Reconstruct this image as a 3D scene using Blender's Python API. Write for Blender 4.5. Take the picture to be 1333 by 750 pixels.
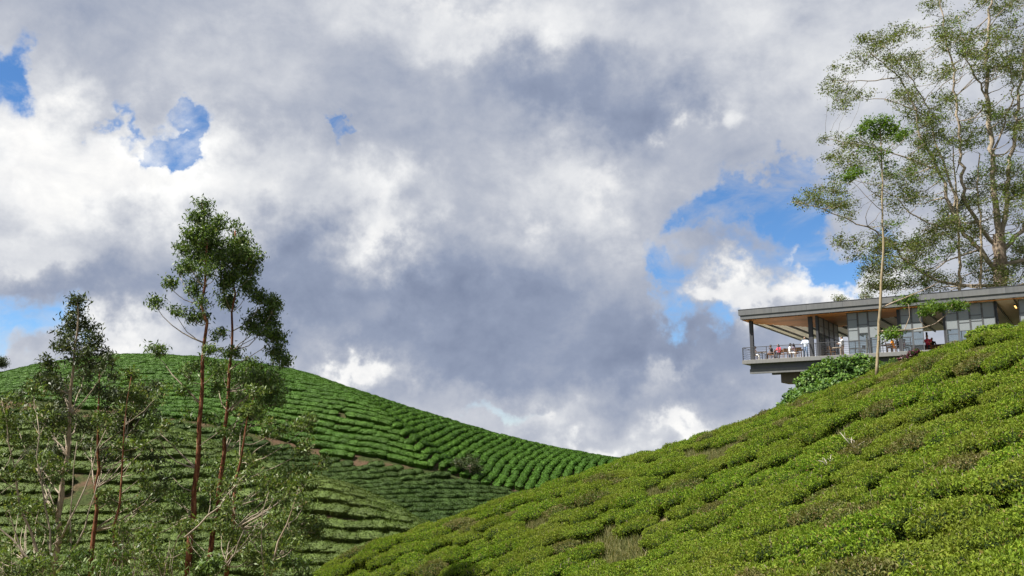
import bpy, bmesh, math, random
import numpy as np
from mathutils import Vector, Matrix, noise as mnoise

random.seed(7); RNG = np.random.default_rng(7)
scene = bpy.context.scene
for o in list(bpy.data.objects): bpy.data.objects.remove(o)
COL = scene.collection

# ------------------------------------------------------------------ camera
F = 1150.0; CX, CY = 666.5, 375.0            # photograph pixels (1333 x 750)
PITCH = math.atan(210.0 / F)
cam_d = bpy.data.cameras.new('camera'); cam = bpy.data.objects.new('camera', cam_d); COL.objects.link(cam)
cam_d.sensor_width = 36.0; cam_d.lens = 36.0 * F / 1333.0
cam_d.clip_start = 0.1; cam_d.clip_end = 20000
cam.location = (0, 0, 0); cam.rotation_euler = (math.pi / 2 + PITCH, 0, 0)
scene.camera = cam

# ------------------------------------------------------------------ sun, view
SUN_AZ, SUN_EL = math.radians(-106), math.radians(54)      # azimuth from +Y towards +X
sd = Vector((math.sin(SUN_AZ) * math.cos(SUN_EL), math.cos(SUN_AZ) * math.cos(SUN_EL), math.sin(SUN_EL)))
sun_d = bpy.data.lights.new('sun', 'SUN'); sun_d.energy = 5.0; sun_d.angle = math.radians(0.6); sun_d.color = (1.0, 0.95, 0.86)
sun = bpy.data.objects.new('sun', sun_d); COL.objects.link(sun)
sun.rotation_euler = sd.to_track_quat('Z', 'Y').to_euler()
vs = scene.view_settings
vs.view_transform = 'Standard'; vs.look = 'None'; vs.gamma = 1; vs.exposure = 1.15; vs.use_curve_mapping = False

def ray(x, y):
    c, s = math.cos(PITCH), math.sin(PITCH)
    u, v = (x - CX) / F, (CY - y) / F
    return Vector((u, c - v * s, s + v * c))
def P(x, y, Y):
    d = ray(x, y); return d * (Y / d.y)
def azel(x, y):
    d = ray(x, y).normalized(); return math.atan2(d.x, d.y), math.asin(d.z)
def pix(p):
    c, s = math.cos(PITCH), math.sin(PITCH)
    X, Y, Z = p[..., 0], p[..., 1], p[..., 2]
    zc = Y * c + Z * s; yc = -Y * s + Z * c
    return CX + F * X / zc, CY - F * yc / zc

# ------------------------------------------------------------------ world: sky and clouds
world = bpy.data.worlds.new('World'); scene.world = world; world.use_nodes = True
WT = world.node_tree; WT.nodes.clear()
class E:
    def __init__(s, k): s.k = k
    @staticmethod
    def op(o, a, b=None, clamp=False):
        n = WT.nodes.new('ShaderNodeMath'); n.operation = o; n.use_clamp = clamp
        for i, q in enumerate((a, b)):
            if q is None: continue
            if isinstance(q, E): WT.links.new(q.k, n.inputs[i])
            else: n.inputs[i].default_value = q
        return E(n.outputs[0])
    def __add__(s, o): return E.op('ADD', s, o)
    __radd__ = __add__
    def __sub__(s, o): return E.op('SUBTRACT', s, o)
    def __rsub__(s, o): return E.op('SUBTRACT', o, s)
    def __mul__(s, o): return E.op('MULTIPLY', s, o)
    __rmul__ = __mul__
def w_noise(vec, scale, detail, rough=0.55, dist=0.0, zs=1.0, off=(0, 0, 0), lac=2.0):
    m = WT.nodes.new('ShaderNodeMapping'); m.inputs['Scale'].default_value = (1, 1, zs); m.inputs['Location'].default_value = off
    WT.links.new(vec, m.inputs['Vector'])
    n = WT.nodes.new('ShaderNodeTexNoise'); n.noise_dimensions = '3D'
    n.inputs['Scale'].default_value = scale; n.inputs['Detail'].default_value = detail
    n.inputs['Roughness'].default_value = rough; n.inputs['Distortion'].default_value = dist; n.inputs['Lacunarity'].default_value = lac
    WT.links.new(m.outputs[0], n.inputs['Vector'])
    return n
tc = WT.nodes.new('ShaderNodeTexCoord'); DIR = tc.outputs['Generated']
sx = WT.nodes.new('ShaderNodeSeparateXYZ'); WT.links.new(DIR, sx.inputs[0])
dx, dy, dz = (E(sx.outputs[i]) for i in range(3))
az = E.op('ARCTAN2', dx, dy); el = E.op('ARCSINE', dz)
wn = w_noise(DIR, 5.0, 4, 0.55, off=(3, 1, 7)); ws = WT.nodes.new('ShaderNodeSeparateColor'); WT.links.new(wn.outputs['Color'], ws.inputs[0])
wf = w_noise(DIR, 17.0, 5, 0.6, off=(1, 8, 2)); wfs = WT.nodes.new('ShaderNodeSeparateColor'); WT.links.new(wf.outputs['Color'], wfs.inputs[0])
azw = az + (E(ws.outputs[0]) - 0.5) * 0.16 + (E(wfs.outputs[0]) - 0.5) * 0.17
elw = el + (E(ws.outputs[1]) - 0.5) * 0.12 + (E(wfs.outputs[1]) - 0.5) * 0.14
def lobes(lst):
    tot = None
    for (x, y, rx, ry, amp) in lst:
        a, e = azel(x, y)
        u = (azw - a) * (F / rx); v = (elw - e) * (F / ry)
        g = E.op('EXPONENT', (u * u + v * v) * -1.0) * amp
        tot = g if tot is None else tot + g
    return tot
HOLES = [(222, 158, 44, 20, 1.05), (205, 182, 16, 22, .9), (0, 85, 34, 52, 1.1), (442, 182, 20, 14, 0.9), (462, 205, 12, 16, .5), (866, 340, 34, 44, 1.1), (942, 278, 40, 24, 0.95), (895, 408, 30, 30, .8),
         (1015, 262, 44, 40, 1.0), (1085, 340, 56, 24, 0.95), (1050, 300, 40, 34, .8), (960, 335, 60, 22, .5), (10, 430, 80, 38, 1.0), (625, 545, 90, 18, 0.52), (135, 140, 14, 26, 0.55),
         (980, 240, 50, 20, .5), (1010, 450, 26, 20, .3)]
BRIGHT = [(50, 215, 120, 80, .33), (190, 215, 90, 50, .32), (505, 275, 60, 40, .26), (330, 240, 130, 60, .20), (620, 20, 170, 45, .24),
          (890, 565, 60, 18, .30), (450, 490, 75, 18, .34), (1060, 375, 75, 26, .34), (770, 245, 95, 50, .17), (910, 150, 34, 28, .22),
          (860, 495, 26, 26, .16), (720, 555, 60, 18, .14), (1130, 40, 200, 120, .13), (940, 370, 50, 20, .24), (60, 340, 60, 24, .1),
          (480, 380, 40, 40, .12), (300, 60, 120, 40, .05), (790, 598, 40, 14, .3), (150, 445, 80, 26, .2), (980, 60, 120, 60, .10), (330, 400, 40, 60, .05)]
DARK = [(715, 115, 130, 55, -.22), (620, 420, 240, 90, -.20), (520, 360, 150, 50, -.12), (330, 360, 150, 55, -.10), (110, 385, 130, 34, -.17),
        (840, 145, 60, 40, -.08), (830, 455, 90, 50, -.12), (600, 495, 160, 24, -.10), (960, 500, 60, 55, -.10), (110, 20, 110, 30, -.06), (560, 180, 50, 60, -.03)]
H = lobes(HOLES); BR = lobes(BRIGHT) + lobes(DARK)
cov = w_noise(DIR, 2.1, 3, 0.5, zs=1.5, off=(5.2, 0.4, 1.1))
edge = w_noise(DIR, 9.0, 9, 0.62, 0.3, zs=1.25, off=(2.0, 4.0, 0.3))
# outside the frame the same broken cloud deck goes on, opened by the low-frequency noise alone
dens = (E(cov.outputs[0]) - 0.5) * 0.8 + 0.95 - H * 1.45 + (E(edge.outputs[0]) - 0.5) * (0.9 + E.op('MINIMUM', H, 1.0) * 2.0)
mr = WT.nodes.new('ShaderNodeMapRange'); mr.interpolation_type = 'SMOOTHSTEP'
WT.links.new(dens.k, mr.inputs[0]); mr.inputs[1].default_value = -0.32; mr.inputs[2].default_value = 0.66
alpha = E(mr.outputs[0])
wsp = w_noise(DIR, 11.0, 9, 0.6, 0.6, 1.6, (9.1, 3.3, 2.7)); wm = WT.nodes.new('ShaderNodeMapRange'); wm.interpolation_type = 'SMOOTHSTEP'
WT.links.new(wsp.outputs[0], wm.inputs[0]); wm.inputs[1].default_value = 0.42; wm.inputs[2].default_value = 0.72      # thin torn veils across the gaps
alpha = E.op('MAXIMUM', alpha, E(wm.outputs[0]) * 0.75)
# relief: how much the billows change towards the sun (upper left) at two sizes
sun_off = Vector((-0.035, -0.01, 0.045))
def relief(scale, detail, rough, k, off):
    a = w_noise(DIR, scale, detail, rough, 0.25, 1.3, off)
    b = w_noise(DIR, scale, detail, rough, 0.25, 1.3, tuple(Vector(off) + sun_off * k))
    return E(a.outputs[0]) - E(b.outputs[0]), E(a.outputs[0])
r1, n1 = relief(4.2, 8, 0.56, 1.2, (0.3, 2.2, 5.0))
r2, n2 = relief(12.0, 8, 0.6, 0.35, (7.3, 1.2, 3.0))
bright = 0.54 + BR * 1.3 + r1 * 0.50 + r2 * 0.28 + (n1 - 0.5) * 0.20 + (n2 - 0.5) * 0.10 + (1.0 - alpha) * 0.10
cr = WT.nodes.new('ShaderNodeValToRGB'); WT.links.new(bright.k, cr.inputs[0])
el_ = cr.color_ramp.elements
el_[0].position = 0.12; el_[0].color = (0.165, 0.205, 0.310, 1)
el_[1].position = 0.98; el_[1].color = (0.95, 0.95, 0.94, 1)
for pos, c in ((0.36, (0.275, 0.322, 0.435, 1)), (0.56, (0.455, 0.485, 0.56, 1)), (0.76, (0.70, 0.715, 0.745, 1))):
    q = el_.new(pos); q.color = c
# crisp sunlit cumulus heads in front of the softer deck
PUFF = [(40, 205, 85, 55, 1.0), (205, 220, 75, 34, .95), (150, 240, 60, 30, .7), (512, 282, 44, 24, .7), (450, 492, 70, 15, .95), (885, 566, 58, 13, 1.0), (1060, 378, 85, 16, 1.0), (935, 372, 46, 16, .9), (1005, 330, 20, 16, .7),
        (795, 592, 22, 12, 1.0), (868, 492, 26, 30, .42), (905, 155, 34, 26, .5), (790, 238, 60, 30, .6), (640, 10, 130, 26, .6), (720, 548, 50, 12, .6), (150, 442, 60, 16, .6), (60, 338, 40, 14, .5), (700, 240, 40, 36, .45), (345, 255, 60, 40, .6)]
pe = w_noise(DIR, 13.0, 10, 0.58, 0.15, 1.15, (4.1, 0.7, 6.2))
pd = lobes(PUFF) + (E(pe.outputs[0]) - 0.5) * 1.5
pm = WT.nodes.new('ShaderNodeMapRange'); pm.interpolation_type = 'SMOOTHSTEP'; WT.links.new(pd.k, pm.inputs[0]); pm.inputs[1].default_value = 0.36; pm.inputs[2].default_value = 0.86
pa = E(pm.outputs[0]) * 0.72
pb = 0.80 + r1 * 0.6 + r2 * 0.9 + (n2 - 0.5) * 0.5
pc = WT.nodes.new('ShaderNodeValToRGB'); WT.links.new(pb.k, pc.inputs[0]); pe_ = pc.color_ramp.elements
pe_[0].position = .35; pe_[0].color = (.50, .53, .60, 1); pe_[1].position = .95; pe_[1].color = (.95, .94, .92, 1)
cm_ = WT.nodes.new('ShaderNodeMix'); cm_.data_type = 'RGBA'; WT.links.new(pa.k, cm_.inputs[0]); WT.links.new(cr.outputs[0], cm_.inputs[6]); WT.links.new(pc.outputs[0], cm_.inputs[7])
alpha = E.op('MAXIMUM', alpha, pa)
sky = WT.nodes.new('ShaderNodeTexSky'); sky.sky_type = 'NISHITA'; sky.sun_disc = False
sky.sun_elevation = SUN_EL; sky.sun_rotation = SUN_AZ % (2 * math.pi); sky.altitude = 1500; sky.air_density = 1.0; sky.dust_density = 0.0; sky.ozone_density = 6.0
SKY_STR = 0.068
sc = WT.nodes.new('ShaderNodeVectorMath'); sc.operation = 'SCALE'; sc.inputs[3].default_value = 0.485 / SKY_STR
WT.links.new(cm_.outputs[2], sc.inputs[0])
mx = WT.nodes.new('ShaderNodeMix'); mx.data_type = 'RGBA'
WT.links.new(alpha.k, mx.inputs[0]); hs = WT.nodes.new('ShaderNodeHueSaturation'); hs.inputs['Saturation'].default_value = 1.12; WT.links.new(sky.outputs[0], hs.inputs['Color']); WT.links.new(hs.outputs[0], mx.inputs[6]); WT.links.new(sc.outputs[0], mx.inputs[7])
bg = WT.nodes.new('ShaderNodeBackground'); bg.inputs[1].default_value = SKY_STR
WT.links.new(mx.outputs[2], bg.inputs[0])
wo = WT.nodes.new('ShaderNodeOutputWorld'); WT.links.new(bg.outputs[0], wo.inputs[0])
world.cycles.sampling_method = 'MANUAL'; world.cycles.sample_map_resolution = 512

# ------------------------------------------------------------------ helpers
def tag(o, label=None, cat=None, group=None, kind=None):
    if label: o['label'] = label
    if cat: o['category'] = cat
    if group: o['group'] = group
    if kind: o['kind'] = kind
    return o
def empty(name, loc=(0, 0, 0), rz=0.0):
    o = bpy.data.objects.new(name, None); COL.objects.link(o); o.location = loc; o.rotation_euler = (0, 0, rz)
    o.empty_display_size = 0.2
    return o
class MB:
    def __init__(s): s.v = []; s.f = []; s.m = []; s.n = 0
    def add(s, v, f, mi=0):
        v = np.asarray(v, float).reshape(-1, 3)
        s.v.append(v); s.f += [tuple(i + s.n for i in q) for q in f]; s.m += [mi] * len(f); s.n += len(v); return s
    def box(s, lo, hi, mi=0):
        x0, y0, z0 = lo; x1, y1, z1 = hi
        return s.add([(x0,y0,z0),(x1,y0,z0),(x1,y1,z0),(x0,y1,z0),(x0,y0,z1),(x1,y0,z1),(x1,y1,z1),(x0,y1,z1)],
                     [(0,3,2,1),(4,5,6,7),(0,1,5,4),(1,2,6,5),(2,3,7,6),(3,0,4,7)], mi)
    def tube(s, pts, rad, n=6, mi=0, cap=True):
        pts = [Vector(p) for p in pts]; k = len(pts); V = []; up = None
        for i, p in enumerate(pts):
            t = (pts[min(i + 1, k - 1)] - pts[max(i - 1, 0)])
            t = t.normalized() if t.length > 1e-9 else Vector((0, 0, 1))
            if up is None:
                up = t.orthogonal().normalized()
            else:
                up = up - t * up.dot(t)
                up = up.normalized() if up.length > 1e-6 else t.orthogonal().normalized()
            w = t.cross(up); r = rad[i] if hasattr(rad, '__len__') else rad
            for j in range(n):
                a = 2 * math.pi * j / n
                V.append(p + (up * math.cos(a) + w * math.sin(a)) * r)
        Fc = [(i*n+j, i*n+(j+1)%n, (i+1)*n+(j+1)%n, (i+1)*n+j) for i in range(k-1) for j in range(n)]
        if cap: Fc += [tuple(reversed(range(n))), tuple(range((k-1)*n, k*n))]
        return s.add(V, Fc, mi)
    def lathe(s, prof, c=(0, 0, 0), n=16, mi=0):
        V = [(c[0] + r*math.cos(2*math.pi*j/n), c[1] + r*math.sin(2*math.pi*j/n), c[2] + z) for r, z in prof for j in range(n)]
        k = len(prof)
        Fc = [(i*n+j, i*n+(j+1)%n, (i+1)*n+(j+1)%n, (i+1)*n+j) for i in range(k-1) for j in range(n)]
        Fc += [tuple(reversed(range(n))), tuple(range((k-1)*n, k*n))]
        return s.add(V, Fc, mi)
    def sphere(s, c, r, nu=12, nv=8, mi=0):
        r = r if hasattr(r, '__len__') else (r, r, r)
        V = []; 
        for i in range(nv + 1):
            t = math.pi * i / nv
            for j in range(nu):
                a = 2 * math.pi * j / nu
                V.append((c[0] + r[0]*math.sin(t)*math.cos(a), c[1] + r[1]*math.sin(t)*math.sin(a), c[2] - r[2]*math.cos(t)))
        Fc = [(i*nu+j, i*nu+(j+1)%nu, (i+1)*nu+(j+1)%nu, (i+1)*nu+j) for i in range(nv) for j in range(nu)]
        return s.add(V, Fc, mi)
    def mesh(s, name, mats, smooth=False):
        me = bpy.data.meshes.new(name)
        me.from_pydata(np.concatenate(s.v).tolist() if s.v else [], [], s.f)
        for m in (mats if isinstance(mats, (list, tuple)) else [mats]): me.materials.append(m)
        if any(s.m): me.polygons.foreach_set('material_index', s.m)
        if smooth: me.polygons.foreach_set('use_smooth', [True] * len(me.polygons))
        me.update(); return me
    def build(s, name, mats, parent=None, smooth=False, loc=None):
        o = bpy.data.objects.new(name, s.mesh(name, mats, smooth)); COL.objects.link(o); o.parent = parent
        if loc is not None: o.location = loc
        return o
def np_quads(name, V, nq, mats, mi=None):
    """V: (nq*4,3) independent quads -> mesh"""
    me = bpy.data.meshes.new(name)
    me.vertices.add(nq * 4); me.vertices.foreach_set('co', np.ascontiguousarray(V, dtype=np.float32).ravel())
    me.loops.add(nq * 4); me.loops.foreach_set('vertex_index', np.arange(nq * 4, dtype=np.int32))
    me.polygons.add(nq); me.polygons.foreach_set('loop_start', np.arange(0, nq * 4, 4, dtype=np.int32))
    try: me.polygons.foreach_set('loop_total', np.full(nq, 4, dtype=np.int32))
    except Exception: pass
    for m in (mats if isinstance(mats, (list, tuple)) else [mats]): me.materials.append(m)
    if mi is not None: me.polygons.foreach_set('material_index', mi)
    me.update(calc_edges=True); me.validate(); return me
def norm(a): return a / np.maximum(np.linalg.norm(a, axis=-1, keepdims=True), 1e-9)
def leaf_quads(C, D, N, L, W, fold=0.25):
    """rhombic leaves: centre C, long axis D, normal N, length L, width W (arrays)"""
    D = norm(D); S = norm(np.cross(D, N)); U = np.cross(S, D)
    L = np.asarray(L).reshape(-1, 1); W = np.asarray(W).reshape(-1, 1)
    a = C - D * L * 0.5; b = C + S * W * 0.5 + U * W * fold - D * L * 0.08; c = C + D * L * 0.5 - U * W * fold * 0.6; d = C - S * W * 0.5 + U * W * fold - D * L * 0.08
    return np.stack([a, b, c, d], axis=1).reshape(-1, 3)
def link_mesh(name, me, parent=None):
    o = bpy.data.objects.new(name, me); COL.objects.link(o); o.parent = parent; return o
def sines(X, Y, s, seed, k=5):
    r = np.random.default_rng(seed); out = 0
    for i in range(k):
        a = r.uniform(0, 2*math.pi); f = s * (0.6 + 0.55 * i) ; ph = r.uniform(0, 6.28)
        out = out + np.sin((X*math.cos(a) + Y*math.sin(a)) * f + ph) / (1 + 0.6 * i)
    return out / 2.2
class TPS:
    def __init__(s, pts):
        p = np.array(pts, float); s.p = p[:, :2]; n = len(p)
        K = s.k(s.p[:, None] - s.p[None]); Pm = np.c_[np.ones(n), s.p]
        A = np.block([[K + np.eye(n) * 1.0, Pm], [Pm.T, np.zeros((3, 3))]])
        s.w = np.linalg.solve(A, np.r_[p[:, 2], 0, 0, 0])
    @staticmethod
    def k(d):
        r2 = (d ** 2).sum(-1); return 0.5 * r2 * np.log(r2 + 1e-9)
    def __call__(s, X, Y):
        X = np.asarray(X, float); Y = np.asarray(Y, float); q = np.stack([X.ravel(), Y.ravel()], 1); out = np.empty(len(q))
        for i in range(0, len(q), 20000):
            c = q[i:i+20000]; out[i:i+20000] = s.k(c[:, None] - s.p[None]) @ s.w[:-3] + s.w[-3] + c @ s.w[-2:]
        return out.reshape(X.shape)

# ------------------------------------------------------------------ materials
def mat(name):
    m = bpy.data.materials.new(name); m.use_nodes = True; nt = m.node_tree; nt.nodes.clear()
    out = nt.nodes.new('ShaderNodeOutputMaterial'); return m, nt, out
def ramp(nt, fac, stops):
    r = nt.nodes.new('ShaderNodeValToRGB'); nt.links.new(fac, r.inputs[0]); e = r.color_ramp.elements
    e[0].position, e[0].color = stops[0][0], (*stops[0][1], 1); e[1].position, e[1].color = stops[-1][0], (*stops[-1][1], 1)
    for p_, c in stops[1:-1]: q = e.new(p_); q.color = (*c, 1)
    return r.outputs[0]
def tex(nt, kind, scale, detail=4, rough=0.6, coord='Object', stretch=None):
    t = nt.nodes.new('ShaderNodeTexCoord'); v = t.outputs[coord]
    if coord == 'World':
        pass
    if stretch:
        m = nt.nodes.new('ShaderNodeMapping'); m.inputs['Scale'].default_value = stretch; nt.links.new(v, m.inputs[0]); v = m.outputs[0]
    n = nt.nodes.new('ShaderNodeTexNoise' if kind == 'noise' else 'ShaderNodeTexVoronoi'); n.inputs['Scale'].default_value = scale
    if kind == 'noise': n.inputs['Detail'].default_value = detail; n.inputs['Roughness'].default_value = rough
    nt.links.new(v, n.inputs['Vector']); return n
def wpos(nt, scale, detail=3, rough=0.6):
    g = nt.nodes.new('ShaderNodeNewGeometry'); n = nt.nodes.new('ShaderNodeTexNoise')
    n.inputs['Scale'].default_value = scale; n.inputs['Detail'].default_value = detail; n.inputs['Roughness'].default_value = rough
    nt.links.new(g.outputs['Position'], n.inputs['Vector']); return n.outputs[0]
def mixc(nt, f, a, b, mode='MIX'):
    m = nt.nodes.new('ShaderNodeMix'); m.data_type = 'RGBA'; m.blend_type = mode
    for i, q in ((0, f), (6, a), (7, b)):
        if isinstance(q, (int, float)): m.inputs[i].default_value = q
        elif isinstance(q, tuple): m.inputs[i].default_value = (*q, 1)
        else: nt.links.new(q, m.inputs[i])
    return m.outputs[2]
def bump(nt, h, strength, dist):
    b = nt.nodes.new('ShaderNodeBump'); b.inputs['Strength'].default_value = strength; b.inputs['Distance'].default_value = dist
    nt.links.new(h, b.inputs['Height']); return b.outputs[0]
def principled(nt, out, col, rough=0.6, metal=0.0, nrm=None, spec=0.5):
    p = nt.nodes.new('ShaderNodeBsdfPrincipled')
    if isinstance(col, tuple): p.inputs['Base Color'].default_value = (*col, 1)
    else: nt.links.new(col, p.inputs['Base Color'])
    p.inputs['Roughness'].default_value = rough; p.inputs['Metallic'].default_value = metal; p.inputs['Specular IOR Level'].default_value = spec
    if nrm: nt.links.new(nrm, p.inputs['Normal'])
    if out: nt.links.new(p.outputs[0], out.inputs[0])
    return p
def simple(name, col, rough=0.6, metal=0.0, var=0.15, scale=6.0, bmp=0.0):
    m, nt, out = mat(name)
    n = tex(nt, 'noise', scale, 6, 0.65)
    c = ramp(nt, n.outputs[0], [(0.25, tuple(x * (1 - var) for x in col)), (0.75, tuple(min(1, x * (1 + var)) for x in col))])
    nrm = bump(nt, n.outputs[0], bmp, 0.02) if bmp else None
    principled(nt, out, c, rough, metal, nrm); return m
def leafmat(name, stops, rough=0.45, trans=0.3, field=None, spec=0.5, fscale=0.25):
    """colour by leaf (random per island) and a slow drift over the place"""
    m, nt, out = mat(name)
    g = nt.nodes.new('ShaderNodeNewGeometry'); c = ramp(nt, g.outputs['Random Per Island'], stops)
    if field:
        f = wpos(nt, fscale, 4); fr = ramp(nt, f, [(0.4, (0, 0, 0)), (0.66, (1, 1, 1))])
        c = mixc(nt, fr, c, mixc(nt, 0.75, c, field))
    p = principled(nt, None, c, rough, 0, None, spec)
    t = nt.nodes.new('ShaderNodeBsdfTranslucent')
    c2 = mixc(nt, 1.0, c, (1.25, 1.3, 0.55), 'MULTIPLY'); nt.links.new(c2, t.inputs[0])
    mxs = nt.nodes.new('ShaderNodeMixShader'); mxs.inputs[0].default_value = trans
    nt.links.new(p.outputs[0], mxs.inputs[1]); nt.links.new(t.outputs[0], mxs.inputs[2]); nt.links.new(mxs.outputs[0], out.inputs[0])
    return m
def barkmat(name, stops, scale=3.0, stretch=(4, 4, 0.8)):
    m, nt, out = mat(name)
    n = tex(nt, 'noise', scale, 7, 0.7, 'Object', stretch)
    c = ramp(nt, n.outputs[0], stops)
    principled(nt, out, c, 0.85, 0, bump(nt, n.outputs[0], 0.7, 0.04), 0.2); return m

M = {}
M['tea_leaf'] = leafmat('tea_leaf', [(0, (0.036, 0.070, 0.007)), (0.3, (0.086, 0.162, 0.012)), (0.62, (0.150, 0.245, 0.018)), (0.86, (0.225, 0.315, 0.026)), (0.93, (0.240, 0.270, 0.045)), (0.97, (0.18, 0.10, 0.04)), (1.0, (0.26, 0.19, 0.11))],
                        0.65, 0.32, (0.165, 0.185, 0.028), 0.14, 0.22)
M['tea_leaf_dry'] = leafmat('tea_leaf_dry', [(0, (0.035, 0.055, 0.010)), (0.3, (0.080, 0.110, 0.018)), (0.6, (0.140, 0.185, 0.030)), (0.8, (0.16, 0.17, 0.040)), (0.92, (0.15, 0.085, 0.045)), (1.0, (0.26, 0.19, 0.12))], 0.6, 0.28, (0.150, 0.125, 0.045), 0.25, 0.30)
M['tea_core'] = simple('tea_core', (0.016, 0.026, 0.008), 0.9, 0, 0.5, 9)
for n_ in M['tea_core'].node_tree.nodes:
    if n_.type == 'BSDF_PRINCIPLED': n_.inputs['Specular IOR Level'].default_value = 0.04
M['tea_wood'] = simple('tea_wood', (0.30, 0.24, 0.18), 0.85, 0, 0.35, 12)
def hedgemat(name, lo, mid, hi):
    m, nt, out = mat(name)
    oi = nt.nodes.new('ShaderNodeObjectInfo')
    n = tex(nt, 'noise', 5.5, 6, 0.72); n2 = wpos(nt, 0.10, 3)
    c = ramp(nt, n.outputs[0], [(0.28, lo), (0.5, mid), (0.74, hi)])
    c = mixc(nt, ramp(nt, n2, [(0.35, (0, 0, 0)), (0.7, (1, 1, 1))]), c, mixc(nt, 0.5, c, hi))
    g = nt.nodes.new('ShaderNodeHueSaturation'); g.inputs['Saturation'].default_value = 1.0
    mr_ = nt.nodes.new('ShaderNodeMapRange'); nt.links.new(oi.outputs['Random'], mr_.inputs[0]); mr_.inputs[3].default_value = 0.78; mr_.inputs[4].default_value = 1.22
    nt.links.new(mr_.outputs[0], g.inputs['Value']); nt.links.new(c, g.inputs['Color'])
    principled(nt, out, g.outputs[0], 0.62, 0, bump(nt, n.outputs[0], 0.9, 0.12), 0.25); return m
def hedge_pair(key, lo, mid, hi, field):
    up = lambda c, k: tuple(x * k for x in c)
    M[key] = (hedgemat('tea_hedge_' + key, lo, mid, hi), leafmat('tea_hedge_leaf_' + key, [(0, up(lo, .8)), (.35, mid), (.7, up(mid, 1.25)), (1, hi)], .6, .2, field, .2, .09))
hedge_pair('hedge_a', (0.010, 0.036, 0.003), (0.032, 0.086, 0.004), (0.068, 0.142, 0.008), (0.052, 0.116, 0.006))
hedge_pair('hedge_b', (0.010, 0.024, 0.005), (0.026, 0.054, 0.008), (0.058, 0.098, 0.014), (0.046, 0.072, 0.012))  # lower field, a darker green than the other two
hedge_pair('hedge_c', (0.019, 0.036, 0.006), (0.050, 0.084, 0.012), (0.090, 0.124, 0.020), (0.072, 0.094, 0.018))
def soilmat(name, soil, grass, th=(0.42, 0.6)):
    m, nt, out = mat(name)
    a = wpos(nt, 0.35, 6); b = wpos(nt, 4.0, 5)
    s_ = ramp(nt, b, [(0.3, tuple(x * 0.6 for x in soil)), (0.7, tuple(x * 1.3 for x in soil))])
    g_ = ramp(nt, b, [(0.3, tuple(x * 0.55 for x in grass)), (0.7, tuple(x * 1.35 for x in grass))])
    c = mixc(nt, ramp(nt, a, [(th[0], (0, 0, 0)), (th[1], (1, 1, 1))]), s_, g_)
    principled(nt, out, c, 0.95, 0, bump(nt, b, 0.8, 0.15), 0.1); return m
M['near_soil'] = soilmat('near_soil', (0.17, 0.125, 0.07), (0.10, 0.12, 0.035))
M['far_soil'] = soilmat('far_soil', (0.085, 0.055, 0.034), (0.034, 0.046, 0.014), (0.42, 0.58))  # soil colour darkened so the shaded gaps between hedge rows look dark
M['valley'] = soilmat('valley_green', (0.06, 0.07, 0.03), (0.035, 0.065, 0.02))
M['far_forest'] = simple('far_forest', (0.06, 0.09, 0.085), 0.95, 0, 0.3, 0.01)
M['red_bark'] = barkmat('red_bark', [(0.30, (0.030, 0.011, 0.008)), (0.47, (0.105, 0.036, 0.018)), (0.58, (0.22, 0.090, 0.042)), (0.70, (0.36, 0.26, 0.19))])
M['pale_bark'] = barkmat('pale_bark', [(0.25, (0.12, 0.085, 0.055)), (0.5, (0.28, 0.215, 0.155)), (0.75, (0.44, 0.38, 0.31))])
M['grey_bark'] = barkmat('grey_bark', [(0.25, (0.075, 0.055, 0.04)), (0.5, (0.20, 0.155, 0.115)), (0.75, (0.38, 0.31, 0.25))], 1.4)
M['yellow_bark'] = barkmat('yellow_bark', [(0.25, (0.10, 0.075, 0.042)), (0.5, (0.25, 0.20, 0.125)), (0.75, (0.38, 0.33, 0.24))])
M['limb'] = barkmat('limb_bark', [(0.25, (0.13, 0.10, 0.07)), (0.55, (0.30, 0.25, 0.19)), (0.8, (0.46, 0.41, 0.34))])
M['euc'] = leafmat('gum_leaf', [(0, (0.024, 0.046, 0.010)), (0.4, (0.058, 0.105, 0.020)), (0.7, (0.098, 0.160, 0.032)), (0.9, (0.14, 0.20, 0.048)), (1, (0.15, 0.16, 0.085))], 0.5, 0.25, None, 0.35)
M['euc_dark'] = leafmat('gum_leaf_dark', [(0, (0.018, 0.028, 0.010)), (0.5, (0.042, 0.062, 0.020)), (0.85, (0.078, 0.105, 0.035)), (1, (0.11, 0.11, 0.065))], 0.5, 0.22, None, 0.35)
M['euc_light'] = leafmat('gum_leaf_light', [(0, (0.034, 0.058, 0.012)), (0.4, (0.078, 0.122, 0.026)), (0.75, (0.125, 0.180, 0.040)), (0.92, (0.17, 0.20, 0.065)), (1, (0.18, 0.14, 0.07))], 0.5, 0.28, None, 0.35)
M['rain_leaf'] = leafmat('spreading_tree_leaf', [(0, (0.040, 0.046, 0.014)), (0.4, (0.090, 0.100, 0.028)), (0.7, (0.110, 0.150, 0.032)), (0.9, (0.135, 0.19, 0.036)), (1, (0.17, 0.12, 0.055))], 0.6, 0.42)
M['rain_leaf_green'] = leafmat('spreading_tree_leaf_green', [(0, (0.045, 0.080, 0.012)), (0.5, (0.095, 0.160, 0.022)), (1, (0.14, 0.215, 0.034))], 0.6, 0.42)
M['sap_leaf'] = leafmat('sapling_leaf', [(0, (0.040, 0.085, 0.008)), (0.5, (0.085, 0.165, 0.014)), (1, (0.14, 0.21, 0.026))], 0.6, 0.4)
M['broad_leaf'] = leafmat('broad_leaf', [(0, (0.030, 0.070, 0.012)), (0.5, (0.070, 0.150, 0.022)), (0.85, (0.120, 0.210, 0.034)), (1, (0.18, 0.25, 0.06))], 0.5, 0.28, None, 0.35)
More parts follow.
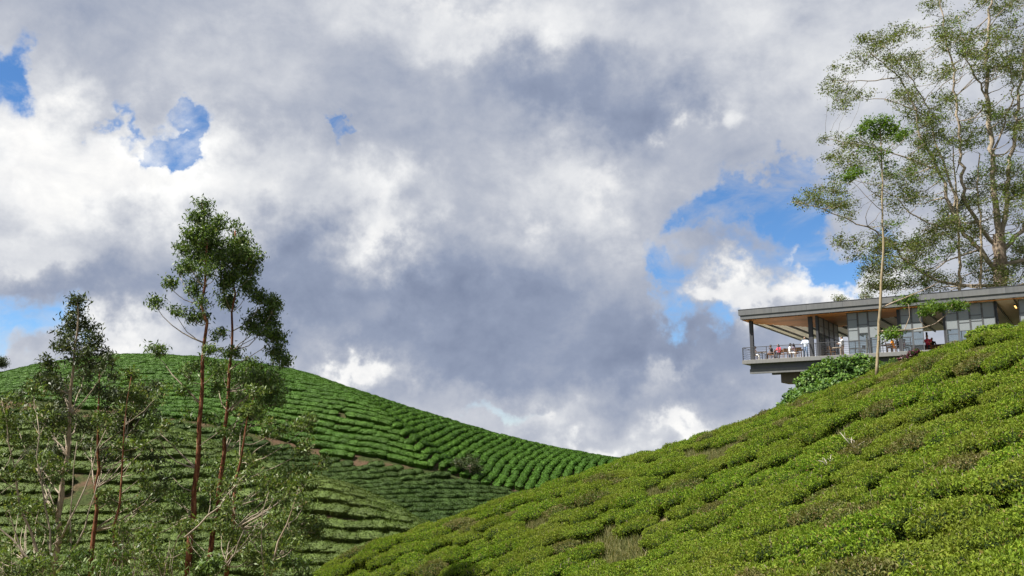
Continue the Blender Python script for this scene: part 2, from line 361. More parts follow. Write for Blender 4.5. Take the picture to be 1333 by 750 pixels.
M['purple_leaf'] = leafmat('purple_leaf', [(0, (0.04, 0.008, 0.02)), (0.6, (0.11, 0.02, 0.05)), (1, (0.22, 0.05, 0.10))], 0.4, 0.25)
M['grass'] = leafmat('dry_grass_blade', [(0, (0.07, 0.09, 0.02)), (0.5, (0.14, 0.15, 0.045)), (1, (0.26, 0.22, 0.10))], 0.7, 0.3)
M['dead'] = simple('dead_wood', (0.40, 0.36, 0.30), 0.85, 0, 0.25, 8)
def streakmat(name, col, rough, metal):
    m, nt, out = mat(name); n = tex(nt, 'noise', 1.0, 7, 0.7, 'Object', (5, 5, .5)); n2 = tex(nt, 'noise', 0.35, 4, 0.6); oi = nt.nodes.new('ShaderNodeObjectInfo')
    c = ramp(nt, n.outputs[0], [(0.3, tuple(x * .78 for x in col)), (0.55, col), (0.8, tuple(x * 1.14 for x in col))])
    c = mixc(nt, ramp(nt, n2.outputs[0], [(0.45, (0, 0, 0)), (0.75, (1, 1, 1))]), c, mixc(nt, 0.5, c, (0.20, 0.19, 0.17)))
    h = nt.nodes.new('ShaderNodeHueSaturation'); q = nt.nodes.new('ShaderNodeMapRange'); nt.links.new(oi.outputs['Random'], q.inputs[0]); q.inputs[3].default_value = .93; q.inputs[4].default_value = 1.07
    nt.links.new(q.outputs[0], h.inputs['Value']); nt.links.new(c, h.inputs['Color']); principled(nt, out, h.outputs[0], rough, metal); return m
M['fascia'] = streakmat('grey_fascia', (0.125, 0.130, 0.136), 0.5, 0.2)
M['frame'] = simple('window_frame_grey', (0.085, 0.090, 0.096), 0.5, 0.2, 0.1, 2)
M['steel'] = simple('dark_steel', (0.050, 0.052, 0.060), 0.5, 0.3, 0.12, 2)
M['beam_paint'] = simple('blue_grey_beam', (0.125, 0.130, 0.150), 0.55, 0.1, 0.12, 1.5)
M['concrete'] = simple('stained_concrete', (0.12, 0.10, 0.08), 0.9, 0, 0.3, 1.5, 0.3)
M['deck'] = streakmat('deck_edge', (0.17, 0.172, 0.172), 0.7, 0)
M['floor'] = simple('floor_tile', (0.60, 0.56, 0.50), 0.5, 0, 0.1, 2)
M['ceiling'] = simple('pale_ceiling', (0.86, 0.83, 0.76), 0.8, 0, 0.03, 1)
M['roof'] = simple('roof_sheet', (0.22, 0.23, 0.24), 0.5, 0.2, 0.08, 1)
M['wood'] = simple('chair_wood', (0.20, 0.105, 0.045), 0.5, 0, 0.3, 8)
M['table_top'] = simple('table_top', (0.42, 0.36, 0.30), 0.4, 0, 0.1, 8)
M['table_dark'] = simple('table_dark', (0.09, 0.065, 0.05), 0.4, 0, 0.2, 8)
M['skin'] = simple('skin', (0.36, 0.21, 0.14), 0.55, 0, 0.06, 10)
M['hair'] = simple('black_hair', (0.014, 0.011, 0.010), 0.5, 0, 0.3, 20)
def soffit_mat():
    m, nt, out = mat('soffit_timber')
    n = tex(nt, 'noise', 1.2, 6, 0.65, 'Object', (0.5, 6, 1)); oi = nt.nodes.new('ShaderNodeObjectInfo')
    c = ramp(nt, n.outputs[0], [(0.3, (0.42, 0.15, 0.040)), (0.7, (0.66, 0.27, 0.085))])
    h = nt.nodes.new('ShaderNodeHueSaturation'); mr_ = nt.nodes.new('ShaderNodeMapRange'); nt.links.new(oi.outputs['Random'], mr_.inputs[0])
    mr_.inputs[3].default_value = 0.8; mr_.inputs[4].default_value = 1.15; nt.links.new(mr_.outputs[0], h.inputs['Value']); nt.links.new(c, h.inputs['Color'])
    principled(nt, out, h.outputs[0], 0.5, 0, None, 0.4); return m
M['soffit'] = soffit_mat()
def glassmat(name, tint, opaque, col, rough):
    m, nt, out = mat(name)
    t = nt.nodes.new('ShaderNodeBsdfTransparent'); t.inputs[0].default_value = (*tint, 1)
    p = principled(nt, None, col, rough, 0, None, 0.8)
    fr = nt.nodes.new('ShaderNodeFresnel'); fr.inputs[0].default_value = 1.5
    n = tex(nt, 'noise', 0.8, 3); a = nt.nodes.new('ShaderNodeMath'); a.operation = 'MULTIPLY_ADD'
    nt.links.new(n.outputs[0], a.inputs[0]); a.inputs[1].default_value = 0.15; a.inputs[2].default_value = opaque - 0.07
    b = nt.nodes.new('ShaderNodeMath'); b.operation = 'ADD'; b.use_clamp = True; nt.links.new(a.outputs[0], b.inputs[0]); nt.links.new(fr.outputs[0], b.inputs[1])
    x = nt.nodes.new('ShaderNodeMixShader'); nt.links.new(b.outputs[0], x.inputs[0]); nt.links.new(t.outputs[0], x.inputs[1]); nt.links.new(p.outputs[0], x.inputs[2])
    nt.links.new(x.outputs[0], out.inputs[0]); return m
M['glass'] = glassmat('clear_pane', (0.72, 0.78, 0.80), 0.16, (0.16, 0.19, 0.21), 0.06)
M['glass_grey'] = glassmat('sky_grey_pane', (0.50, 0.55, 0.57), 0.66, (0.30, 0.33, 0.345), 0.22)  # grey of the reflected sky put into the upper panes' own colour
def cloth(name, col): M[name] = simple(name, col, 0.85, 0, 0.12, 14)
for k, c in dict(white_cloth=(0.75, 0.75, 0.76), pale_blue_cloth=(0.58, 0.65, 0.74), denim=(0.10, 0.15, 0.24), red_cloth=(0.55, 0.05, 0.09), dark_cloth=(0.03, 0.03, 0.035),
                 mauve_cloth=(0.22, 0.17, 0.22), orange_cloth=(0.95, 0.36, 0.03), grey_cloth=(0.20, 0.20, 0.22), pink_cloth=(0.80, 0.14, 0.25), brown_cloth=(0.14, 0.08, 0.05)).items(): cloth(k, c)

# ------------------------------------------------------------------ terrain
def Pt(x, y, Y):
    p = P(x, y, Y); return (p.x, p.y, p.z)
near_ctrl = [Pt(1333, 446, 40), Pt(1240, 475, 45), Pt(1143, 509, 52), Pt(1010, 553, 60), Pt(900, 590, 63), Pt(790, 622, 63), Pt(600, 695, 61), Pt(405, 776, 56),
             Pt(1333, 765, 16.5), Pt(1000, 765, 25.5), Pt(700, 768, 39), Pt(620, 735, 47), Pt(1333, 600, 26.5), Pt(1000, 660, 37.5), Pt(1150, 590, 36), Pt(1200, 700, 21.5), Pt(850, 690, 42),
             (31, 40, 6.3), (36, 50, 7.2), (40, 62, 7.7), (46, 62, 7.8), (33.5, 72, 6.9), (29, 76, 4.4), (21, 78, 0.5), (50, 75, 8), (40, 90, 7), (28, 92, 2), (60, 95, 9),
             (18, 84, -3), (6, 84, -7), (-12, 76, -14), (-30, 60, -16), (55, 45, 11), (35, 22, 7), (24, 12, 3.2), (0, 0, -1.7), (6, -6, -1.6), (-6, 9, -4.2),
             (3, 14, -4.0), (-12, 24, -8.2), (-18, 40, -10.5), (-6, 40, -9.2), (-30, 30, -10.5), (40, 0, 6), (-20, 0, -5.5), (0, -25, -1), (-40, 10, -9), (70, 60, 12), (-14, 56, -11.2)]
near_h0 = TPS(near_ctrl)
def near_h(X, Y): return near_h0(X, Y) + 0.10 * sines(X, Y, 0.45, 3)
far_ctrl = [Pt(-250, 530, 165), Pt(-100, 500, 162), Pt(0, 490, 158), Pt(60, 477, 156), Pt(150, 467, 153), Pt(230, 470, 151), Pt(300, 477, 150), Pt(390, 494, 148), Pt(500, 533, 146), Pt(600, 568, 144), Pt(700, 597, 142), Pt(790, 607, 140), Pt(900, 632, 137),
            Pt(385, 592, 122), Pt(450, 606, 121), Pt(545, 620, 121), Pt(640, 637, 122), Pt(700, 645, 123), Pt(800, 668, 122), Pt(230, 552, 124), Pt(100, 535, 128), Pt(0, 525, 130), Pt(-200, 560, 135),
            Pt(430, 652, 107), Pt(520, 680, 103), Pt(600, 700, 101), Pt(700, 700, 103), Pt(300, 650, 104), Pt(100, 640, 105), Pt(0, 640, 106), Pt(490, 560, 132), Pt(420, 540, 134), Pt(600, 600, 131),
            (-90, 200, 6), (-40, 195, 5), (0, 185, -1), (30, 175, -8), (-160, 190, 4), (40, 130, -13), (20, 90, -15), (-60, 80, -14), (-20, 82, -15)]
far_h0 = TPS(far_ctrl)
def far_h(X, Y):
    dcr = ((X + 34) * 22 + (Y - 147) * 21.1) / 30.5       # across the crease of the hill, positive on the right
    up = np.clip((Y - 119) / 10, 0, 1) * np.clip((152 - Y) / 14, 0, 1)
    return far_h0(X, Y) + 0.15 * sines(X, Y, 0.25, 11) + up * 2.4 * np.exp(-(np.minimum(dcr, 0) / 14) ** 2) * np.exp(-(np.maximum(dcr, 0) / 3.5) ** 2)
spur_ctrl = [Pt(230, 568, 101), Pt(330, 603, 95), Pt(415, 634, 89), Pt(480, 662, 86), Pt(575, 702, 82), Pt(700, 765, 76), Pt(100, 556, 104), Pt(0, 550, 106), Pt(-150, 560, 112),
             Pt(300, 660, 88), Pt(400, 700, 81.5), Pt(470, 715, 80), Pt(360, 755, 76), Pt(200, 750, 76.5), Pt(0, 750, 78), Pt(0, 640, 92), Pt(150, 640, 91), Pt(-150, 700, 84),
             (-30, 116, -8), (-22, 105, -9), (-12, 103, -12), (0, 92, -15), (-4, 98, -15), (12, 84, -17), (-60, 130, -5), (-100, 130, -4), (-20, 60, -14.5), (-50, 58, -14), (6, 66, -16)]
spur_h0 = TPS(spur_ctrl)
def spur_h(X, Y): return spur_h0(X, Y) + 0.12 * sines(X, Y, 0.3, 21)
def sheet(name, h, x0, x1, y0, y1, step, m, lift=0.0, thick=None):
    xs = np.arange(x0, x1 + step, step); ys = np.arange(y0, y1 + step, step); X, Y = np.meshgrid(xs, ys)
    Z = h(X, Y) + lift; nx, ny = len(xs), len(ys)
    V = np.stack([X, Y, Z], -1).reshape(-1, 3)
    i = np.arange((ny - 1) * (nx - 1)); r, c = i // (nx - 1), i % (nx - 1); a = r * nx + c
    Fq = np.stack([a, a + 1, a + nx + 1, a + nx], 1)
    me = bpy.data.meshes.new(name); me.from_pydata(V.tolist(), [], Fq.tolist()); me.materials.append(m)
    me.polygons.foreach_set('use_smooth', [True] * len(me.polygons)); me.update()
    return tag(link_mesh(name, me), kind='structure')
sheet('near_hillside', near_h, -32, 66, -20, 92, 0.8, M['near_soil'])
sheet('far_hillside', far_h, -170, 50, 90, 205, 1.6, M['far_soil'])
sheet('spur_hillside', spur_h, -130, 16, 56, 136, 1.2, M['far_soil'])
def ground_h(X, Y):
    r2 = X ** 2 + (Y - 60) ** 2
    return -17.5 - 420 * (1 - np.exp(-r2 / 1500.0 ** 2))
def ground():
    m = MB(); rs = [0, 60, 120, 180, 240, 320, 420, 560, 750, 1000, 1300, 1700, 2200, 2900, 3800, 5000, 6600, 9000, 13000]; n = 72
    V = [(r * math.sin(2*math.pi*j/n), 60 + r * math.cos(2*math.pi*j/n)) for r in rs for j in range(n)]
    V = np.array(V); Z = ground_h(V[:, 0], V[:, 1])
    m.add(np.c_[V, Z], [(i*n+j, (i+1)*n+j, (i+1)*n+(j+1)%n, i*n+(j+1)%n) for i in range(1, len(rs)-1) for j in range(n)] + [tuple(reversed(range(n, 2*n)))])
    return tag(m.build('ground', M['valley'], smooth=True), kind='structure')
ground()
# distant mountain seen through the gap between the hills
def dist_h(X, Y): return -450 + 372 * np.exp(-((X - 900) / 2600) ** 2 - ((Y - 7000) / 900) ** 2) + 14 * sines(X, Y, 0.004, 5)
sheet('distant_mountain', dist_h, -4500, 5500, 5200, 8800, 150, M['far_forest'])

# ------------------------------------------------------------------ tea
def slope_frame(h, X, Y, e=0.4):
    return (h(X + e, Y) - h(X - e, Y)) / (2 * e), (h(X, Y + e) - h(X, Y - e)) / (2 * e)
def visible(h, X, Y, Z, slack):
    ang = (Z + slack) / Y; ok = np.ones(len(X), bool)
    for t in np.linspace(0.25, 0.97, 26):
        ok &= ~(h(X * t, Y * t) / (Y * t) > ang)
    return ok
PROTO = bpy.data.collections.new('prototypes')       # meshes the stuff objects instance; not linked to the scene
def tea_bush_mesh(seed):
    r = np.random.default_rng(seed)
    rx, ry, hh = 1.02, 0.84, 0.80
    def surf(a, t, k=1.0):                             # a: angle, t: 0 (top) .. 1 (foot)
        e = np.minimum(t / 0.62, 1.0) ** 0.8
        z = np.where(t < 0.62, hh * (1 - 0.16 * (t / 0.62) ** 2.4), hh * 0.84 * (1 - ((t - 0.62) / 0.38) ** 1.25))
        lump = 1 + 0.10 * np.sin(3 * a + ph[0]) + 0.07 * np.sin(5 * a + ph[1]) + 0.05 * np.sin(8 * a + ph[2])
        q = np.where(t > 0.62, 1 - 0.16 * (t - 0.62) / 0.38, 1.0)
        x = rx * e * np.cos(a) * lump * k * q; y = ry * e * np.sin(a) * lump * k * q
        z = z * k + 0.055 * np.sin(3.1 * x + ph[3]) * np.cos(3.7 * y + ph[4]) + 0.03 * np.sin(8 * x + ph[5]) * np.sin(7 * y + ph[1])
        return np.stack([x, y, z], -1)
    ph = r.uniform(0, 6.28, 6)
    na, ntt = 20, 9
    A, T = np.meshgrid(np.linspace(0, 2*np.pi, na, endpoint=False), np.linspace(0.02, 1, ntt))
    V = surf(A, T, 0.93).reshape(-1, 3); V[:, 2] -= 0.05
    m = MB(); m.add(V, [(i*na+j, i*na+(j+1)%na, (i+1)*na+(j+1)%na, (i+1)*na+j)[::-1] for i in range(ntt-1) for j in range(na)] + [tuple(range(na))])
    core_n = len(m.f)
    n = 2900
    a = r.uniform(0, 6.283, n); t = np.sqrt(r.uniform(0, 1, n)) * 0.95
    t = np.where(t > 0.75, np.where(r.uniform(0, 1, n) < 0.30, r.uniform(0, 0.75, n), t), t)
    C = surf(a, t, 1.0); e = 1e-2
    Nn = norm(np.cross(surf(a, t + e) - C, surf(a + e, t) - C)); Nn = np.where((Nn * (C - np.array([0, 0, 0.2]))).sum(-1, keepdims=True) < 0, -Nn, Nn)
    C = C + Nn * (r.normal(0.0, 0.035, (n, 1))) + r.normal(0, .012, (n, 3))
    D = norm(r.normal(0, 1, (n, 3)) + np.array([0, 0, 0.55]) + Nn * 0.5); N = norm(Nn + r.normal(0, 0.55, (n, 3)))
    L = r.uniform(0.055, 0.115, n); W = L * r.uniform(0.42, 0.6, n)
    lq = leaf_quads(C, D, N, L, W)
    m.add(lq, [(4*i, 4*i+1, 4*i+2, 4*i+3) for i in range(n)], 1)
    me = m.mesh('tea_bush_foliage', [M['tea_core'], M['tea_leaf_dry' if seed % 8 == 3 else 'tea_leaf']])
    w = MB()
    for k in range(10):
        aa = r.uniform(0, 6.28); p0 = np.array([0.35*np.cos(aa), 0.3*np.sin(aa), -0.05]); t1 = r.uniform(0.55, 0.98); p1 = surf(np.array(aa + r.normal(0, .3)), np.array(t1), 1.03)
        if k >= 6: p1 = surf(np.array(aa), np.array(0.4), 1.0) + np.array([0, 0, r.uniform(.04, .12)])
        mid = (p0 + p1) / 2 + r.normal(0, 0.06, 3)
        w.tube([p0, mid, p1], [0.022, 0.016, 0.007], 4)
        w.tube([mid, mid + r.normal(0, 0.14, 3) + np.array([0, 0, 0.16])], [0.011, 0.005], 3)
    return me, w.mesh('tea_bush_stems', M['tea_wood'])
TEA = [tea_bush_mesh(100 + i) for i in range(8)]
def gn_scatter(name, pts, rot, scl, idx, proto_objs, colname, mats):
    """one object whose points carry rotation, scale and variant; instances are real meshes"""
    col = bpy.data.collections.new(colname)
    for o in proto_objs: col.objects.link(o)
    me = bpy.data.meshes.new(name); me.from_pydata(np.asarray(pts).tolist(), [], [])
    n = len(pts)
    for nm, ty, dat, key in (('rot', 'FLOAT_VECTOR', rot, 'vector'), ('scl', 'FLOAT_VECTOR', scl, 'vector'), ('idx', 'INT', idx, 'value')):
        at = me.attributes.new(nm, ty, 'POINT'); at.data.foreach_set(key, np.ascontiguousarray(dat, dtype=np.int32 if ty == 'INT' else np.float32).ravel())
    for m in mats: me.materials.append(m)
    o = link_mesh(name, me)
    ng = bpy.data.node_groups.new(name + '_scatter', 'GeometryNodeTree')
    ng.interface.new_socket('Geometry', in_out='INPUT', socket_type='NodeSocketGeometry'); ng.interface.new_socket('Geometry', in_out='OUTPUT', socket_type='NodeSocketGeometry')
    N = ng.nodes; gi = N.new('NodeGroupInput'); go = N.new('NodeGroupOutput'); ip = N.new('GeometryNodeInstanceOnPoints'); ci = N.new('GeometryNodeCollectionInfo')
    ci.inputs['Collection'].default_value = col; ci.inputs['Separate Children'].default_value = True; ci.inputs['Reset Children'].default_value = True
    m2p = N.new('GeometryNodeMeshToPoints')
    def attr(nm, ty):
        a = N.new('GeometryNodeInputNamedAttribute'); a.data_type = ty; a.inputs[0].default_value = nm; return a.outputs[0]
    e2r = N.new('FunctionNodeEulerToRotation')
    L = ng.links
    L.new(gi.outputs[0], m2p.inputs[0]); L.new(m2p.outputs[0], ip.inputs['Points']); L.new(ci.outputs[0], ip.inputs['Instance'])
    ip.inputs['Pick Instance'].default_value = True; L.new(attr('idx', 'INT'), ip.inputs['Instance Index'])
    L.new(attr('rot', 'FLOAT_VECTOR'), e2r.inputs[0]); L.new(e2r.outputs[0], ip.inputs['Rotation']); L.new(attr('scl', 'FLOAT_VECTOR'), ip.inputs['Scale'])
    L.new(ip.outputs[0], go.inputs[0])
    md = o.modifiers.new('scatter', 'NODES'); md.node_group = ng
    return tag(o, kind='stuff')
def eulers(gx, gy, ang, tilt):
    """rotation: z by ang, then tilt the up axis part of the way to the slope normal"""
    out = []
    for a, b, c in zip(gx, gy, ang):
        n = Vector((-a * tilt, -b * tilt, 1)).normalized()
        q = Vector((0, 0, 1)).rotation_difference(n) @ Matrix.Rotation(c, 3, 'Z').to_quaternion()
        out.append(q.to_euler('XYZ'))
    return out
def proto(name, me):
    o = bpy.data.objects.new(name, me); return o

# near slope: rows run diagonally up the hill
BARE = [(805, 722, 38, 24), (912, 603, 26, 9), (1003, 532, 14, 10), (700, 690, 14, 6), (1110, 580, 10, 10), (990, 712, 12, 8), (1240, 612, 14, 8), (860, 655, 16, 7), (1035, 640, 14, 8), (950, 592, 12, 6)]
def near_tea():
    e1 = np.array([0.86, 0.51]); e1 /= np.linalg.norm(e1); e2 = np.array([-e1[1], e1[0]]); pitch = 1.70
    pts = []; r = np.random.default_rng(5)
    for k in range(-40, 60):
        s = -70 + r.uniform(0, 1.3)
        while s < 90:
            s += 1.42 * r.uniform(0.84, 1.2)
            if r.uniform() < 0.035: s += r.uniform(0.4, 1.1)
            v = k * pitch + r.normal(0, 0.10)
            b = np.array([20, 30]) + e1 * s + e2 * v
            v2 = 0.75 * sines(b[0], b[1], 0.13, 31) + 0.22 * sines(b[0], b[1], 0.5, 32)
            b = b + e2 * v2; pts.append((b[0], b[1]))
    p = np.array(pts); X, Y = p[:, 0], p[:, 1]
    ok = (Y > 8) & (Y < 84) & (X > -26) & (X < 62); X, Y = X[ok], Y[ok]
    Z = near_h(X, Y); x, y = pix(np.stack([X, Y, Z], -1))
    ok = (x > 330) & (x < 1500) & (y < 860) & (y > 380) & visible(near_h, X, Y, Z, 1.6 + Y * 0.012)
    for bx, by, rx, ry in BARE: ok &= ~(((x - bx) / rx) ** 2 + ((y - by) / ry) ** 2 < 1)
    # keep clear of the pavilion footprint
    u = (X - PAV.x) * PA.x + (Y - PAV.y) * PA.y; v = (X - PAV.x) * PB.x + (Y - PAV.y) * PB.y
    ok &= ~((u > -2) & (v > -1.4))
    X, Y, Z, x, y = X[ok], Y[ok], Z[ok], x[ok], y[ok]
    gx, gy = slope_frame(near_h, X, Y); n = len(X)
    ang = math.atan2(e1[1], e1[0]) + r.normal(0, 0.12, n) + np.where(r.uniform(0, 1, n) < 0.5, 0, math.pi)
    eu = eulers(gx, gy, ang, 0.75); sc_ = np.stack([r.uniform(0.82, 1.15, n), r.uniform(0.84, 1.12, n), r.uniform(0.78, 1.3, n)], 1); idx = r.integers(0, 8, n)
    inside = (x > -10) & (x < 1345) & (y < 765)
    order = np.argsort(np.where(inside, Y, 1e6))[:300]; mask = np.zeros(n, bool); mask[order] = True
    for i in order:
        fo, st = TEA[idx[i]]
        o = link_mesh('tea_bush', fo); o.location = (X[i], Y[i], Z[i] - 0.06); o.rotation_euler = eu[i]; o.scale = sc_[i]
        tag(o, 'clipped leafy green tea bush in the dense rows low on the slope below the pavilion', 'bush', 'tea bushes on the slope below the pavilion')
        c = link_mesh('woody_stems', st, o)
    ro = ~mask; J = []
    for i, (fo, st) in enumerate(TEA):
        m = bmesh.new(); m.from_mesh(fo); nb = len(m.faces); m.from_mesh(st); m.faces.ensure_lookup_table()
        for f in m.faces[nb:]: f.material_index = 2
        me = bpy.data.meshes.new('tea_row_bush'); m.to_mesh(me); m.free()
        for q in (fo.materials[0], fo.materials[1], M['tea_wood']): me.materials.append(q)
        J.append(proto('tea_row_bush_%02d' % i, me))
    st_o = gn_scatter('tea_rows', np.stack([X, Y, Z - 0.06], 1)[ro], np.array([tuple(e) for e, q in zip(eu, ro) if q]), sc_[ro], idx[ro], J, 'tea_row_prototypes', [M['tea_core'], M['tea_leaf'], M['tea_wood']])
    tag(st_o, 'dense rows of leafy tea bushes covering the slope up to the pavilion', 'tea bushes')
    return n

def hedge_mesh(seed, m, ml):
    r = np.random.default_rng(seed); ph = r.uniform(0, 6.28, 8); na, nt_ = 32, 14
    def surf(A, T, k=1.0):
        e = np.minimum(T / 0.6, 1) ** 0.85
        ca, sa = np.cos(A), np.sin(A); q = 0.62                         # squarish plan
        cx = np.sign(ca) * np.abs(ca) ** q; cy = np.sign(sa) * np.abs(sa) ** q
        lump = 1 + 0.07*np.sin(2*A + ph[0]) + 0.06*np.sin(3*A + ph[1]) + 0.045*np.sin(6*A + ph[2])
        foot = np.where(T > 0.6, 1 - 0.15 * (T - 0.6) / 0.4, 1)
        x = 1.0 * e * cx * lump * foot * k; y = 0.70 * e * cy * lump * foot * k
        z = np.where(T < 0.6, 0.72 * (1 - 0.20 * (T / 0.6) ** 3), 0.72 * 0.80 * (1 - ((T - 0.6) / 0.4) ** 1.3)) * k - 0.05
        return np.stack([x, y, z + 0.05*np.sin(2.4*x + ph[3])*np.cos(2.9*y + ph[4])], -1)
    A, T = np.meshgrid(np.linspace(0, 2*np.pi, na, endpoint=False), np.linspace(0.0, 1, nt_))
    V = surf(A, T, .97); V = V + r.normal(0, 0.02, V.shape) * np.minimum(T, 0.8)[..., None]
    mb = MB(); mb.add(V.reshape(-1, 3), [(i*na+j, (i+1)*na+j, (i+1)*na+(j+1)%na, i*na+(j+1)%na) for i in range(nt_-1) for j in range(na)])
    n = 560; a = r.uniform(0, 6.283, n); t = np.sqrt(r.uniform(0, 1, n)) * .9; e = 1e-2
    C = surf(a, t, 1.0); Nn = norm(np.cross(surf(a, t + e) - C, surf(a + e, t) - C)); Nn = np.where(Nn[:, 2:] * (t < .6)[:, None] + (Nn * C).sum(-1, keepdims=True) * (t >= .6)[:, None] < 0, -Nn, Nn)
    C = C + Nn * r.normal(0.01, 0.03, (n, 1)); N = norm(Nn + r.normal(0, .30, (n, 3))); D = norm(r.normal(0, 1, (n, 3)) + np.array([0, 0, .3]))
    L = r.uniform(.09, .17, n); mb.add(leaf_quads(C, D, N, L, L * .6), [(4*i, 4*i+1, 4*i+2, 4*i+3) for i in range(n)], 1)
    return mb.mesh('hedge_hump', [m, ml], True)
def rows_on(h, phi, pitch, step, region, seed, keep, cand=90000):
    """bushes along the level lines of phi, kept a step apart"""
    r = np.random.default_rng(seed); x0, x1, y0, y1 = region
    X = r.uniform(x0, x1, cand); Y = r.uniform(y0, y1, cand)
    for _ in range(3):
        f = phi(X, Y); e = 0.05
        gx = (phi(X + e, Y) - phi(X - e, Y)) / (2*e); gy = (phi(X, Y + e) - phi(X, Y - e)) / (2*e); g2 = gx**2 + gy**2
        d = (np.round(f / pitch) * pitch - f) / g2; X = X + gx * d; Y = Y + gy * d
    k = np.round(phi(X, Y) / pitch).astype(int)
    e = 0.05; gx = (phi(X + e, Y) - phi(X - e, Y)); gy = (phi(X, Y + e) - phi(X, Y - e)); ang = np.arctan2(-gx, gy)
    Z = h(X, Y); ok = keep(X, Y, Z)
    cell = {}; out = []
    st2 = step * step; oth = (pitch * 0.62) ** 2
    for i in np.nonzero(ok)[0]:
        x, y, kk = X[i], Y[i], k[i]; cx, cy = int(x // 2), int(y // 2); good = True
        for a in (-1, 0, 1):
            for b in (-1, 0, 1):
                for (u, v, q) in cell.get((cx + a, cy + b), ()):
                    d2 = (u - x)**2 + (v - y)**2
                    if d2 < (st2 if q == kk else oth): good = False; break
                if not good: break
            if not good: break
        if good: cell.setdefault((cx, cy), []).append((x, y, kk)); out.append(i)
    out = np.array(out); return X[out], Y[out], Z[out], ang[out]
TRACK = [P(x, y, Y) for x, y, Y in ((-200, 520, 132), (0, 523, 130), (100, 534, 128), (230, 550, 124), (385, 590, 122), (450, 604, 121), (545, 618, 121), (640, 635, 122), (700, 643, 123), (800, 664, 122), (900, 690, 121))]
def track_y(X): return np.interp(X, [p.x for p in TRACK], [p.y for p in TRACK])
def far_tea(name, label, h, phi, pitch, step, region, seed, keep, m, sxy=1.0):
    X, Y, Z, ang = rows_on(h, phi, pitch, step, region, seed, keep)
    r = np.random.default_rng(seed + 1); n = len(X)
    drop = sines(X * 1.0, Y * 1.0, 1.1, seed + 5) > -1.02; X, Y, Z, ang = X[drop], Y[drop], Z[drop], ang[drop]; n = len(X)
    gx, gy = slope_frame(h, X, Y); eu = eulers(gx, gy, ang + r.normal(0, 0.10, n), 0.9)
    sc_ = np.stack([r.uniform(1.0, 1.5, n) * sxy, r.uniform(0.84, 0.98, n) * sxy, r.uniform(0.8, 1.2, n)], 1)
    protos = [proto('%s_hump_%02d' % (name, i), hedge_mesh(seed + 10 + i, m[0], m[1])) for i in range(6)]
    o = gn_scatter(name, np.stack([X, Y, Z], 1), np.array([tuple(e) for e in eu]), sc_, r.integers(0, 6, n), protos, name + '_prototypes', list(m))
    tag(o, label, 'tea hedges'); return n
def smin(a, b, k): 
    hh = np.clip(0.5 + 0.5 * (b - a) / k, 0, 1); return b * (1 - hh) + a * hh - k * hh * (1 - hh)
def all_far_tea():
    def phiA(X, Y):
        w = 0.5 * sines(X, Y, 0.16, 41) + 0.22 * sines(X, Y, 0.6, 42)
        return smin(Y * 1.1 + 0.10 * X - 11.0, (-0.97 * X + 0.24 * Y) + 82, 0.5) + w
    def keepA(X, Y, Z):
        return (Y > track_y(X) + 1.1 + 0.7 * sines(X, Y, 0.3, 77)) & (Y < 163) & visible(far_h, X, Y, Z, 2.0)
    a = far_tea('far_tea_rows', 'fresh green tea hedges in rows on the far hill above the earth track', far_h, phiA, 1.36, 0.85, (-125, 34, 118, 163), 50, keepA, M['hedge_a'], 0.86)
    def phiB(X, Y): return -0.52 * X + 0.85 * Y + 0.6 * sines(X, Y, 0.14, 51) + 0.22 * sines(X, Y, 0.55, 52)
    def keepB(X, Y, Z):
        return (Y < track_y(X) - 0.5 - 0.6 * sines(X, Y, 0.3, 78)) & (far_h(X, Y) > spur_h(X, Y) - 0.4) & (sines(X, Y, 0.22, 91) > -0.93)
    b = far_tea('lower_tea_rows', 'darker green tea hedges between the earth track and the rounded spur', far_h, phiB, 1.6, 0.9, (-80, 30, 92, 126), 60, keepB, M['hedge_b'], 0.98)
    def phiC(X, Y): return Y + 0.05 * X + 0.7 * sines(X, Y, 0.11, 61) + 0.25 * sines(X, Y, 0.5, 62)
    def keepC(X, Y, Z):
        x, y = pix(np.stack([X, Y, Z], -1)); bare = (((x - 112) / 26) ** 2 + ((y - 640) / 22) ** 2 < 1) | (np.abs(y - (702 + 0.12 * (x - 480) + 0.25 * np.maximum(0, x - 430))) < 2.6)
        return (spur_h(X, Y) > far_h(X, Y) - 0.2) & visible(spur_h, X, Y, Z, 1.5) & ~bare & (sines(X, Y, 0.22, 93) > -0.95)
    c = far_tea('spur_tea_rows', 'olive green tea hedges in level rows on the rounded spur behind the gum trees', spur_h, phiC, 1.68, 0.9, (-85, 14, 58, 125), 70, keepC, M['hedge_c'], 1.0)
    print('tea', a, b, c)

# ------------------------------------------------------------------ pavilion frame of reference
PAV = P(966, 469, 78.0)
PTH = math.atan2(-0.552, 0.834)
PA = Vector((math.cos(PTH), math.sin(PTH), 0)); PB = Vector((-math.sin(PTH), math.cos(PTH), 0))
def fac(x, y=440, b=0.0):
    """photo pixel -> (along, up) on the vertical plane b metres behind the deck edge"""
    d = ray(x, y); o = PAV + PB * b; t = o.dot(PB) / d.dot(PB); q = d * t - PAV
    return q.dot(PA), q.z
def W(s, b, z=0.0): return PAV + PA * s + PB * b + Vector((0, 0, z))
print('near bushes', near_tea()); all_far_tea()

